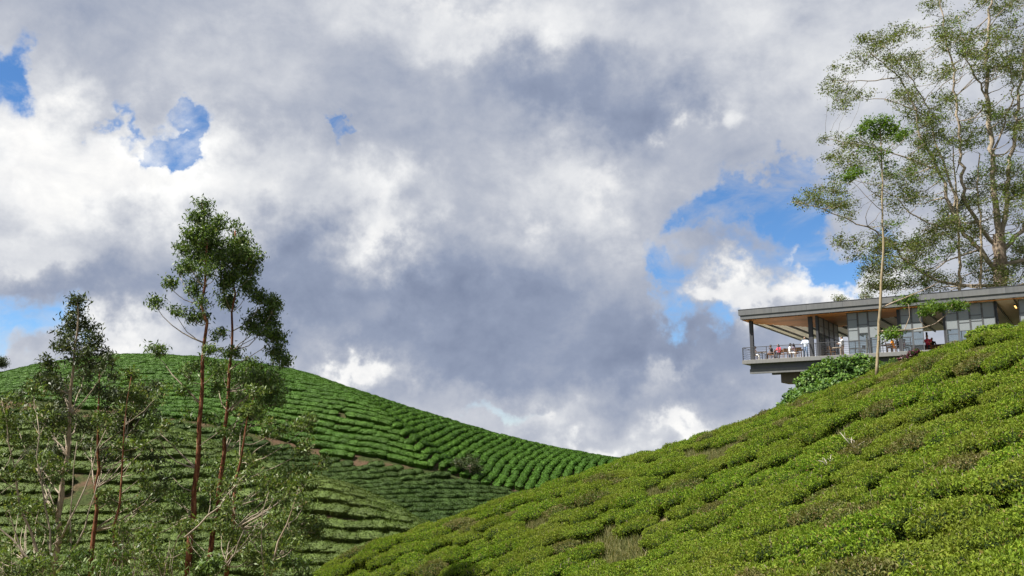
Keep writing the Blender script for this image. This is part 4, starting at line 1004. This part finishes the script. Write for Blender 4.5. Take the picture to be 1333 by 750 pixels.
# tall leading gum
t = Tree('gum_tree', 'tallest gum tree with straight red-brown trunk and narrow crown above the hill', 40, M['red_bark'], M['euc'], 1, GL)
t.trunk([(243, 752), (250, 672), (259, 580), (264, 500), (267, 420), (268, 350), (265, 285), (264, 266)], 8.6, 1.6); t.root_to_ground(near_h)
for b in ((264, 270, 8, 11), (261, 285, 14, 13), (277, 290, 15, 12), (252, 307, 17, 14), (276, 313, 19, 16), (242, 327, 14, 10), (266, 333, 20, 13), (281, 338, 12, 12), (235, 356, 7, 9),
          (255, 374, 12, 14), (257, 414, 12, 13, .8), (246, 348, 8, 8, .6), (262, 393, 9, 8, .6), (268, 300, 14, 12), (262, 322, 16, 12), (272, 352, 14, 12, .7), (245, 340, 10, 10, .6)): t.blob(*b, grow=1.12)
for b in ((203, 394, 9, 9), (230, 407, 9, 8), (221, 369, 5, 5), (203, 455, 15, 10), (284, 434, 12, 8), (273, 455, 11, 9), (246, 486, 14, 13, .5), (232, 642, 18, 10, .8), (227, 577, 12, 9, .6), (202, 662, 14, 11, .5), (240, 540, 14, 10, .3), (238, 508, 13, 9, .5), (282, 560, 12, 8, .4), (222, 612, 14, 10, .5), (280, 480, 12, 9, .5)):
    t.blob(*b, k=0.75, sag=0.08)
fill(t, 190, 270, 470, 740, 14, (.4, .8))
t.finish()
# second, with the heavy lobe on its right side
t = Tree('gum_tree', 'gum tree with a heavy drooping leaf mass on one side of its red trunk', 41.5, M['red_bark'], M['euc'], 2, GL)
t.trunk([(270, 752), (281, 672), (291, 590), (297, 510), (302, 430), (305, 360), (304, 300)], 7.4, 1.6); t.root_to_ground(near_h)
for b in ((304, 297, 8, 8), (314, 313, 14, 12), (310, 336, 18, 17), (327, 348, 12, 20), (292, 370, 15, 15), (317, 364, 14, 13), (296, 392, 11, 14), (322, 332, 12, 12), (308, 322, 14, 14), (300, 350, 14, 14), (320, 380, 12, 10, .7), (290, 330, 12, 14, .8)): t.blob(*b, grow=1.1)
for b in ((339, 390, 16, 12), (354, 399, 11, 16), (346, 415, 20, 15), (354, 436, 16, 15), (326, 423, 10, 10), (361, 457, 13, 11), (371, 471, 5, 8), (336, 432, 14, 10)): t.blob(*b, dens=1.25, k=0.8, dy=random.uniform(-.6, .6))
for b in ((300, 459, 15, 8), (290, 480, 16, 10, .7), (329, 488, 24, 15, .8), (354, 498, 16, 13, .8), (338, 496, 18, 12, .7), (353, 520, 22, 15, .8), (313, 563, 22, 8, .9), (342, 588, 24, 10, .8),
          (288, 628, 15, 10, .7), (300, 678, 20, 10, .8), (331, 660, 18, 12, .6), (330, 540, 20, 12, .35), (283, 505, 15, 11, .6), (312, 518, 17, 11, .6), (276, 540, 12, 9, .5), (318, 610, 16, 10, .5), (268, 600, 12, 9, .4)): t.blob(*b, k=0.7, sag=0.06)
fill(t, 270, 370, 470, 735, 24, (.4, .8))
t.finish()
t = Tree('gum_tree', 'shorter gum tree with orange trunk and wide loose lower sprays', 39, M['red_bark'], M['euc_light'], 3, GL)
t.trunk([(294, 752), (303, 690), (309, 630), (316, 575), (326, 535), (332, 505)], 6.0, .7); t.root_to_ground(near_h)
for b in ((331, 510, 13, 9, .8), (324, 530, 14, 9, .6), (396, 552, 18, 12, .9), (396, 584, 17, 10, .9), (390, 616, 16, 11, .8), (378, 638, 15, 9, .5), (349, 624, 22, 13, .6), (322, 600, 14, 10, .5), (331, 732, 22, 12, .7), (370, 560, 14, 9, .5), (352, 560, 14, 10, .4), (365, 690, 20, 14, .4), (300, 720, 16, 9, .6), (345, 545, 15, 9, .4)):
    t.blob(*b, k=0.55, sag=0.05)
fill(t, 310, 415, 530, 745, 22, (.4, .8))
t.finish()
# left-hand gum with the triangular crown
t = Tree('gum_tree', 'gum tree with dark triangular crown and pale leaning trunk', 38, M['pale_bark'], M['euc_dark'], 4, GL)
t.trunk([(70, 752), (76, 700), (84, 620), (91, 545), (97, 480), (101, 430), (101, 388)], 9, 1.5); t.root_to_ground(near_h)
for b in ((101, 389, 5, 5), (103, 404, 10, 8), (98, 420, 14, 9), (112, 425, 11, 9), (90, 437, 13, 8), (118, 441, 12, 9), (84, 452, 12, 7), (107, 455, 18, 7), (131, 457, 11, 8), (139, 470, 8, 8), (96, 468, 12, 6, .6), (118, 470, 10, 6, .6)): t.blob(*b, grow=1.2)
for b in ((62, 472, 13, 10, .8), (60, 492, 18, 12, .8), (78, 500, 14, 10, .6), (117, 505, 20, 13, .6), (66, 537, 24, 13, .4), (30, 519, 16, 13, .5)): t.blob(*b, k=0.8, sag=0.04)
fill(t, 20, 120, 480, 620, 20, (.4, .8))
t.finish()
t = Tree('gum_tree', 'gum tree with thin dark red trunk and ragged dark mid crown', 43, M['red_bark'], M['euc_dark'], 5, GL)
t.trunk([(118, 752), (123, 690), (127, 610), (129, 540), (131, 480)], 6.5, 1.6); t.root_to_ground(near_h)
for b in ((145, 517, 19, 15, .8), (167, 542, 24, 20, 1.0), (182, 517, 18, 18, .7), (194, 536, 15, 20, .7), (150, 490, 14, 10, .5), (130, 478, 10, 9, .8), (160, 565, 20, 14, .6), (120, 545, 18, 12, .4), (110, 580, 20, 12, .35), (150, 600, 18, 12, .35)): t.blob(*b, k=0.6, sag=0.04)
fill(t, 100, 210, 490, 660, 22, (.4, .8))
t.finish()
t = Tree('gum_tree', 'slender gum tree with light orange trunk and thin pale leaves', 37, M['red_bark'], M['euc_light'], 6, GL)
t.trunk([(147, 752), (150, 690), (156, 620), (162, 555), (171, 490)], 4.6, .6); t.root_to_ground(near_h)
for b in ((171, 490, 11, 9, .9), (178, 610, 14, 10, .7), (190, 628, 12, 9, .6), (160, 580, 14, 10, .4), (140, 640, 14, 9, .4), (178, 660, 18, 12, .5), (165, 530, 12, 12, .3), (205, 510, 12, 12, .3), (210, 560, 14, 12, .4), (186, 580, 12, 10, .4)): t.blob(*b, k=0.8, sag=0.03)
fill(t, 130, 225, 500, 745, 20, (.4, .8))
t.finish()
t = Tree('gum_tree', 'many-stemmed pale young gum with bare whip branches', 35, M['pale_bark'], M['euc_light'], 8, GL)
t.trunk([(62, 752), (42, 690), (22, 640), (8, 575), (2, 520)], 4.2, .5); t.root_to_ground(near_h)
t.trunk([(62, 752), (30, 720), (4, 690), (-20, 650)], 3.5, 1.2, limb=True); t.trunk([(68, 750), (62, 660), (50, 590), (44, 540)], 3.2, 1.0, limb=True)
t.trunk([(80, 700), (100, 660), (118, 610), (134, 560)], 3.0, 1.0, limb=True); t.trunk([(74, 745), (105, 705), (120, 670), (128, 620)], 3.2, 1.0, limb=True)
t.trunk([(38, 752), (22, 700), (12, 660)], 2.6, .9, limb=True); t.trunk([(90, 740), (92, 640), (98, 575)], 2.4, .8, limb=True)
for b in ((2, 522, 14, 9, .8), (8, 540, 13, 9, .6), (15, 562, 20, 13, .5), (25, 613, 20, 13, .5), (-10, 600, 16, 14, .5), (45, 545, 16, 12, .35), (8, 660, 16, 10, .35), (60, 600, 14, 10, .3), (-20, 530, 16, 14, .5), (95, 700, 18, 10, .5), (115, 720, 18, 10, .6), (55, 715, 12, 8, .3), (40, 660, 12, 8, .3)): t.blob(*b, k=0.8, sag=0.03)
fill(t, -30, 90, 500, 745, 26, (.4, .8))
t.finish()
t = Tree('gum_tree', 'low bushy gum sapling with pale leaning stem below the red trunks', 34, M['pale_bark'], M['euc_light'], 9, GL)
t.trunk([(352, 752), (362, 705), (380, 660), (396, 625)], 3.2, .5); t.root_to_ground(near_h)
t.trunk([(240, 700), (275, 668), (290, 650), (310, 632), (322, 618)], 2.6, 1.0, limb=True); t.trunk([(280, 750), (310, 722), (318, 690)], 2.6, .9, limb=True)
t.trunk([(345, 752), (338, 690), (345, 640)], 2.2, .9, limb=True)
for b in ((396, 628, 13, 9, .8), (330, 700, 16, 10, .5), (352, 735, 18, 9, .7), (378, 712, 14, 10, .5), (318, 622, 12, 9, .4), (395, 650, 12, 10, .4), (300, 655, 14, 8, .4)): t.blob(*b, k=0.8, sag=0.03)
fill(t, 230, 400, 620, 748, 24, (.4, .8))
t.finish()
# undergrowth at the foot of the gums
def undergrowth(x, y, Y, rx, ry, seed, leaf, label, dens=1.0, bare=6):
    t = Tree('understory_shrub', label, Y, M['pale_bark'], leaf, seed, 'shrubs under the gum trees')
    g = P(x, y + ry, Y); z = float(near_h(np.array(g.x), np.array(g.y)))
    foot = Vector((g.x, g.y, z)); top = P(x, y, Y)
    t.trunk([foot, foot.lerp(top, .5), top], 2.2, 1.0)
    for i in range(bare):
        a = foot.lerp(top, random.uniform(.2, .7)); e = top + Vector((random.uniform(-1, 1) * rx, random.uniform(-.6, .6) * rx, random.uniform(0, 1) * ry)) * (Y / F)
        t.branch(a, e, .022, .006, random.uniform(-.1, .1))
    for i in range(7): t.blob(x + random.uniform(-1, 1) * rx, y + random.uniform(-.9, .8) * ry, rx * .4, ry * .4, dens * .55, twig=False)
    r = t.finish(foot); r['category'] = 'shrub'
undergrowth(215, 725, 33, 34, 26, 21, M['euc_light'], 'loose pale shrub with bare whips at the foot of the tallest gum', .7, 12)
undergrowth(130, 738, 32, 36, 20, 22, M['euc'], 'dense green shrub between the two left gum trunks', 1.0, 6)
undergrowth(25, 735, 32, 34, 22, 23, M['euc_light'], 'thin shrub beside the many-stemmed young gum', .5, 12)
undergrowth(385, 745, 36, 22, 16, 24, M['euc'], 'small green shrub at the edge of the near tea slope', .9, 3)
undergrowth(270, 742, 33, 26, 14, 25, M['euc'], 'low leafy shrub between the red gum trunks', .9, 6)
undergrowth(175, 700, 35, 22, 20, 26, M['euc_light'], 'twiggy shrub with tangled dead branches beside the slender gum', .35, 16)
# ------------------------------------------------------------------ trees by the pavilion
def big_tree():
    t = Tree('spreading_tree', 'huge spreading tree with thick trunk and airy crown behind the pavilion roof', 104, M['grey_bark'], [M['rain_leaf']], 31)
    t.near = True
    t.trunk([(1303, 455), (1301, 395), (1302, 340), (1300, 305)], 21, 15, 12, .05)
    L = lambda pts, a, b, n=None: t.trunk(pts, a * .8, b * .8, limb=True, wob=.13)
    L([(1300, 310), (1296, 270), (1291, 203), (1286, 132), (1284, 76), (1290, 5), (1292, -60)], 11, 2.5)
    L([(1299, 355), (1275, 325), (1248, 299), (1223, 223), (1198, 177), (1190, 137), (1172, 101), (1135, 70)], 8, 1.6)
    L([(1248, 300), (1238, 243), (1218, 183), (1203, 127), (1172, 85), (1150, 60)], 5, 1.2)
    L([(1297, 372), (1260, 372), (1223, 368), (1172, 335), (1147, 304), (1101, 284), (1061, 269), (1036, 262)], 6, 1.0)
    L([(1297, 320), (1270, 290), (1253, 255), (1248, 167), (1238, 76), (1225, 15), (1215, -40)], 7, 1.5)
    L([(1302, 315), (1310, 260), (1316, 205), (1325, 142), (1333, 70), (1340, 0)], 9, 2)
    L([(1303, 330), (1330, 300), (1370, 250), (1400, 180), (1420, 90)], 8, 1.8)
    L([(1303, 345), (1350, 335), (1400, 300), (1450, 260), (1490, 200)], 7, 1.5)
    L([(1223, 223), (1180, 205), (1130, 190), (1075, 180)], 3.2, .8)
    L([(1172, 101), (1130, 105), (1085, 105)], 2.4, .8)
    L([(1203, 150), (1160, 130), (1110, 128)], 2.2, .8); L([(1172, 335), (1140, 330), (1105, 312)], 2.2, .8)
    L([(1248, 299), (1200, 290), (1150, 245), (1110, 235)], 3.2, .8); L([(1286, 132), (1260, 80), (1245, 20)], 4, 1)
    L([(1291, 203), (1320, 130), (1310, 40)], 4, 1); L([(1275, 325), (1230, 340), (1190, 372), (1150, 372)], 3, .8)
    pol = [(1200, -30), (1190, 25), (1140, 42), (1085, 88), (1070, 118), (1090, 140), (1066, 180), (1075, 205), (1090, 235), (1035, 258), (1045, 275), (1100, 300), (1090, 318), (1125, 345), (1128, 378), (1500, 378), (1520, 200), (1480, 40), (1420, -60), (1300, -90)]
    def inside(x, y):
        c = False
        for (x1, y1), (x2, y2) in zip(pol, pol[1:] + pol[:1]):
            if (y1 > y) != (y2 > y) and x < (x2 - x1) * (y - y1) / (y2 - y1) + x1: c = not c
        return c
    r = random.Random(5)
    kw = dict(clump=0.75, leaf=(0.16, 0.32), ratio=0.5, per=28, droop=0.2, k=0.5, sag=0.05)
    edge = [(1040, 262, 10, 5), (1052, 266, 10, 5), (1072, 270, 12, 6), (1072, 181, 9, 5), (1090, 180, 10, 6), (1110, 186, 12, 6), (1086, 104, 10, 6), (1102, 94, 11, 7), (1100, 118, 12, 6), (1125, 80, 12, 8), (1140, 60, 12, 8), (1165, 50, 14, 8), (1190, 45, 12, 9),
            (1096, 310, 9, 5), (1112, 313, 10, 5), (1130, 350, 10, 6), (1140, 372, 12, 6), (1100, 235, 11, 6), (1085, 250, 10, 5), (1118, 215, 10, 6), (1078, 205, 6, 4), (1210, 10, 16, 9), (1095, 285, 12, 5)]
    for b in edge: t.blob(*b, dens=.9, dy=r.uniform(-4, 4), **kw)
    n = 0
    while n < 560:
        x, y = r.uniform(1040, 1500), r.uniform(-80, 376)
        if not inside(x, y) or (x > 1345 and r.random() < .45) or (y < -12 and r.random() < .5): continue
        gap = mnoise.noise(Vector((x * .018, y * .022, 3)))
        if gap < -0.12: n += .3; continue
        n += 1; q = r.uniform(10, 22); t.blob(x, y, q, q * .42, .60 + .6 * max(0, gap), dy=r.uniform(-9, 9), **kw)
    for i in range(46):
        q = r.uniform(12, 22); t.blob(r.uniform(1150, 1345), r.uniform(285, 378), q, q * .42, .6, dy=r.uniform(-7, 9), **kw)
    # greener tufts inside the crown
    g = Tree('x', '', 104, None, None, 32); g.trunks = t.trunks; g.near = True
    for (x, y) in ((1200, 190), (1225, 205), (1250, 180), (1300, 90), (1320, 75), (1280, 225), (1315, 215), (1190, 260), (1215, 262), (1235, 330), (1200, 345), (1262, 345), (1285, 262), (1325, 250), (1230, 125), (1180, 225), (1260, 60), (1300, 150), (1170, 290), (1240, 35), (1190, 310), (1160, 225), (1310, 310), (1215, 160), (1240, 290), (1330, 20), (1185, 365), (1330, 165), (1345, 230)):
        g.blob(x, y, r.uniform(16, 26), r.uniform(6, 10), .55, dy=r.uniform(-8, 4), **kw)
    V = np.concatenate(t.V + g.V); n1 = sum(len(v) for v in t.V) // 4; nq = len(V) // 4
    t.lb.v += g.lb.v; t.lb.f += [tuple(i + t.lb.n for i in f) for f in g.lb.f]; t.lb.m += g.lb.m; t.lb.n += g.lb.n
    t.V = []; root = t.finish()
    mi = np.zeros(nq, np.int32); mi[n1:] = 1
    o = link_mesh('crown', np_quads('crown', V, nq, [M['rain_leaf'], M['rain_leaf_green']], mi), root); o.location = -t.trunks[0][0][0]
    print('big tree leaves', nq)
big_tree()
for (pts, w, lab, sd_) in (([(1251, 430), (1250, 375), (1248, 300), (1245, 240), (1240, 190)], 5, 'slim pale-stemmed tree beside the huge trunk behind the roof', 41), ([(1277, 430), (1276, 375), (1277, 300), (1272, 250), (1275, 200)], 4.5, 'second slim tree close against the huge spreading trunk', 42)):
    t = Tree('slender_tree', lab, 99, M['yellow_bark'], M['rain_leaf_green'], sd_, 'slim trees behind the pavilion'); t.trunk(pts, w, 1.5, wob=.08)
    x0 = pts[-1][0]; y0 = pts[-1][1]
    for i in range(9): t.blob(x0 + random.uniform(-26, 26), y0 + random.uniform(-14, 60), 14, 6, .5, clump=.75, leaf=(.15, .28), ratio=.5, per=24, droop=.2, k=.5)
    t.finish()
# tree tops showing over the roof
for x, y, rx, lab, sd_ in ((1095, 389, 9, 'small tree top peeping over the pavilion roof', 43), (1128, 384, 8, 'twiggy little tree top over the roof beside the tall sapling', 44)):
    t = Tree('background_tree', lab, 110, M['grey_bark'], M['rain_leaf'], sd_, 'tree tops over the roof'); t.trunk([(x, 500), (x + 1, 430), (x, y)], 4, 1.2)
    for i in range(6): t.blob(x + random.uniform(-rx, rx), y + random.uniform(-2, 10), 6, 3, .6, clump=.6, leaf=(.15, .28), ratio=.5, per=20, droop=.2)
    t.finish()
# tall sapling in front of the pavilion
t = Tree('sapling', 'tall slim sapling with bare yellowish stem standing before the pavilion', 53, M['yellow_bark'], M['sap_leaf'], 51, limb=M['pale_bark'])
t.trunk([(1141, 492), (1144, 440), (1147, 380), (1150, 310), (1149, 240), (1146, 165)], 4.4, 1.6, wob=.03); t.root_to_ground(near_h)
t.trunk([(1147, 402), (1158, 395), (1178, 388), (1203, 378), (1222, 368)], 2.4, .7, limb=True, wob=.03)
t.trunk([(1146, 431), (1170, 431), (1206, 428), (1226, 417), (1236, 404), (1240, 396)], 2.4, .8, limb=True, wob=.03)
t.trunk([(1206, 428), (1195, 418), (1200, 404)], 1.2, .5, limb=True, wob=.03); t.trunk([(1166, 442), (1178, 430), (1186, 412), (1183, 396)], 1.4, .5, limb=True, wob=.03); t.trunk([(1147, 448), (1160, 440), (1172, 432)], 1.8, .7, limb=True, wob=.03)
kw = dict(clump=.40, leaf=(.13, .26), ratio=.34, per=48, droop=.5)
for b in ((1146, 158, 16, 8), (1130, 164, 14, 7), (1162, 166, 14, 7), (1118, 172, 10, 6, .8), (1178, 172, 12, 6, .8), (1146, 174, 20, 8, .8), (1166, 182, 12, 6, .5), (1116, 226, 11, 6), (1105, 231, 7, 4), (1145, 200, 12, 8, .3), (1128, 195, 10, 6, .3), (1160, 215, 10, 6, .3)): t.blob(*b, k=.9, **kw)
for b in ((1157, 436, 10, 7, 1.2), (1166, 433, 7, 5), (1176, 391, 10, 4), (1188, 388, 8, 4, .8), (1212, 399, 9, 5), (1226, 400, 8, 5), (1240, 396, 10, 4), (1250, 399, 6, 4), (1206, 405, 6, 4, .8)): t.blob(*b, k=.1, limb_r=.01, **kw)
t.finish()
# small dark tree by the earth track, and a tree on the far ridge
for x, y, Y, rx, ry, lab, sd_, h in ((612, 606, 124.5, 17, 10, 'low dark spreading tree beside the earth track on the far hill', 61, far_h), (-2, 474, 152, 14, 7, 'lone dark tree on the skyline of the far hill', 62, far_h)):
    t = Tree('hill_tree', lab, Y, M['grey_bark'], M['euc_dark'], sd_, 'small trees on the far hill'); g = P(x, y, Y); z = float(h(np.array(g.x), np.array(g.y)))
    f = Vector((g.x, g.y, z - .2)); t.trunk([f, f.lerp(g, .5), g], 3, 1.2, wob=.05)
    for i in range(14): t.blob(x + random.uniform(-1, 1) * rx, y + random.uniform(-1, .7) * ry, 5.5, 3.4, 1.3, clump=.6, leaf=(.16, .30), ratio=.4, per=34, droop=.3, k=.3, dy=random.uniform(-1.5, 1.5))
    t.finish(f)

# ------------------------------------------------------------------ shrubs on the near slope
def shrub(name, label, pts, Y0, leaf, seed, L, ratio, per_m2, cat='shrub', stem=M['tea_wood'], group=None, core=True):
    """mounded shrub: overlapping lumps of leaves on branching stems; pts: (x, y, rx, ry, Y)"""
    r = np.random.default_rng(seed); V = []; st = MB(); foot = None; cm = MB()
    x0, y0 = np.mean([p[0] for p in pts]), max(p[1] + p[3] for p in pts)
    g = P(x0, y0, Y0); z = float(near_h(np.array(g.x), np.array(g.y))); foot = Vector((g.x, g.y, z))
    for (x, y, rx, ry, Y) in pts:
        c = P(x, y, Y); k = Y / F; a, b_ = rx * k, ry * k
        area = 4 * math.pi * ((a * a + 2 * a * b_) / 3); n = int(per_m2 * area)
        d = norm(r.normal(0, 1, (n, 3))); rad = r.uniform(.82, 1.08, (n, 1)) * (1 + .12 * np.sin(5 * d[:, :1] + 4 * d[:, 2:] * 2 + seed))
        C = np.array(c) + d * rad * np.array([a, a, b_])
        N = norm(d + np.array([0, 0, .6]) + r.normal(0, .45, (n, 3))); D = norm(r.normal(0, 1, (n, 3)) + d * .8 + np.array([0, 0, -.5]))
        Ls = r.uniform(L[0], L[1], n); V.append(leaf_quads(C, D, N, Ls, Ls * ratio, .18))
        gz = float(near_h(np.array(c.x), np.array(c.y)))
        st.tube([Vector((c.x, c.y, min(gz, c.z - b_))) , c - Vector((0, 0, b_ * .3)), c + Vector((0, 0, b_ * .6))], [.05, .035, .012], 6)
        for q in range(6):
            e = c + Vector(tuple(d[q] * np.array([a, a, b_]))) * .92 if n > 6 else c
            st.tube([c - Vector((0, 0, b_ * .4)), c.lerp(e, .5), e], [.025, .018, .006], 4)
        if core: cm.sphere(c, (a * .80, a * .80, b_ * .80), 14, 9)
    root = empty(name, foot); tag(root, label, cat, group)
    V = np.concatenate(V); o = link_mesh('foliage', np_quads('foliage', V, len(V) // 4, leaf), root); o.location = -foot
    o = st.build('stems', stem, root, True); o.location = -foot
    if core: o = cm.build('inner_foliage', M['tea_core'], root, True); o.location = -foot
    return root
shrub('broadleaf_shrub', 'big broad-leaved green shrub mounded under the pavilion deck', [(1034, 521, 14, 13, 69), (1052, 504, 17, 17, 70), (1066, 494, 20, 18, 71), (1084, 486, 24, 19, 71), (1104, 480, 22, 16, 71), (1124, 476, 20, 14, 71), (1050, 520, 20, 14, 67), (1075, 510, 24, 14, 67.5), (1100, 500, 24, 12, 67.5), (1022, 530, 10, 9, 68), (1128, 486, 14, 10, 68)], 68, M['broad_leaf'], 71, (.18, .36), .6, 60)
shrub('leafy_weed', 'loose green weeds at the deck edge behind the sapling', [(1152, 480, 12, 9, 62), (1166, 474, 12, 8, 63), (1138, 478, 9, 8, 64)], 62, M['sap_leaf'], 72, (.10, .22), .35, 60)
shrub('purple_shrub', 'small purple-leaved shrub where the deck meets the tea slope', [(1176, 467, 7, 5, 60), (1187, 461, 7, 5, 60), (1193, 457, 5, 4, 60)], 60, M['purple_leaf'], 73, (.14, .28), .3, 60)
shrub('rounded_shrub', 'rounded yellow-green shrub on the brow before the open bay', [(1290, 432, 20, 9, 45), (1306, 430, 14, 8, 45), (1272, 437, 14, 8, 45)], 45, M['tea_leaf'], 74, (.07, .14), .5, 420)
# dead pale branches poking out of the tea
def dead_branch(x, y, Y, label, seed, sc_=1.0):
    r = random.Random(seed); g = P(x, y, Y); z = float(near_h(np.array(g.x), np.array(g.y))); f = Vector((g.x, g.y, z)); b = MB(); top = f + Vector((0, 0, .9))
    b.tube([f, top], [.035, .028], 6)
    for i in range(4):
        e = top + Vector((r.uniform(-.6, .6), r.uniform(-.3, .3), r.uniform(.2, .7))) * sc_; m_ = top.lerp(e, .5) + Vector((r.uniform(-.1, .1), 0, r.uniform(-.05, .1)))
        b.tube([top - Vector((0, 0, .05)), m_, e], [.024, .018, .008], 5); b.tube([m_, m_ + Vector((r.uniform(-.3, .3), 0, r.uniform(.1, .35))) * sc_], [.012, .005], 4)
    tag(b.build('dead_branch', M['dead'], None, True), label, 'branch', 'dead branches in the tea')
dead_branch(1112, 592, 36, 'forked bleached dead branch standing out of the tea midway up the slope', 1)
dead_branch(1079, 608, 35, 'smaller pale dead twigs beside the forked bleached branch', 2, .7)
# dry grass in the bare gaps
def grass():
    V = []; r = RNG
    for bx, by, rx, ry in BARE:
        for _ in range(260):
            a, q = r.uniform(0, 6.28), math.sqrt(r.uniform()) * 1.1; x, y = bx + rx * q * math.cos(a), by + ry * q * math.sin(a)
            d = ray(x, y); lo, hi = 8.0, 75.0
            ts = np.linspace(lo, hi, 240); zz = near_h(d.x / d.y * ts, ts); hit = np.nonzero(zz > d.z / d.y * ts)[0]
            if not len(hit): continue
            Y = ts[hit[0]]; X = d.x / d.y * Y; n = 14
            C = np.stack([X + r.normal(0, .22, n), Y + r.normal(0, .3, n), np.zeros(n)], 1); C[:, 2] = near_h(C[:, 0], C[:, 1]) + .2
            L = r.uniform(.35, .9, n); V.append(leaf_quads(C, norm(r.normal(0, .35, (n, 3)) + np.array([0, 0, 1])), norm(r.normal(0, 1, (n, 3))), L, L * .07, .1))
    V = np.concatenate(V); o = link_mesh('dry_grass', np_quads('dry_grass', V, len(V) // 4, M['grass']))
    tag(o, 'dry yellow grass in the gaps between tea rows', 'grass', kind='stuff')
grass()
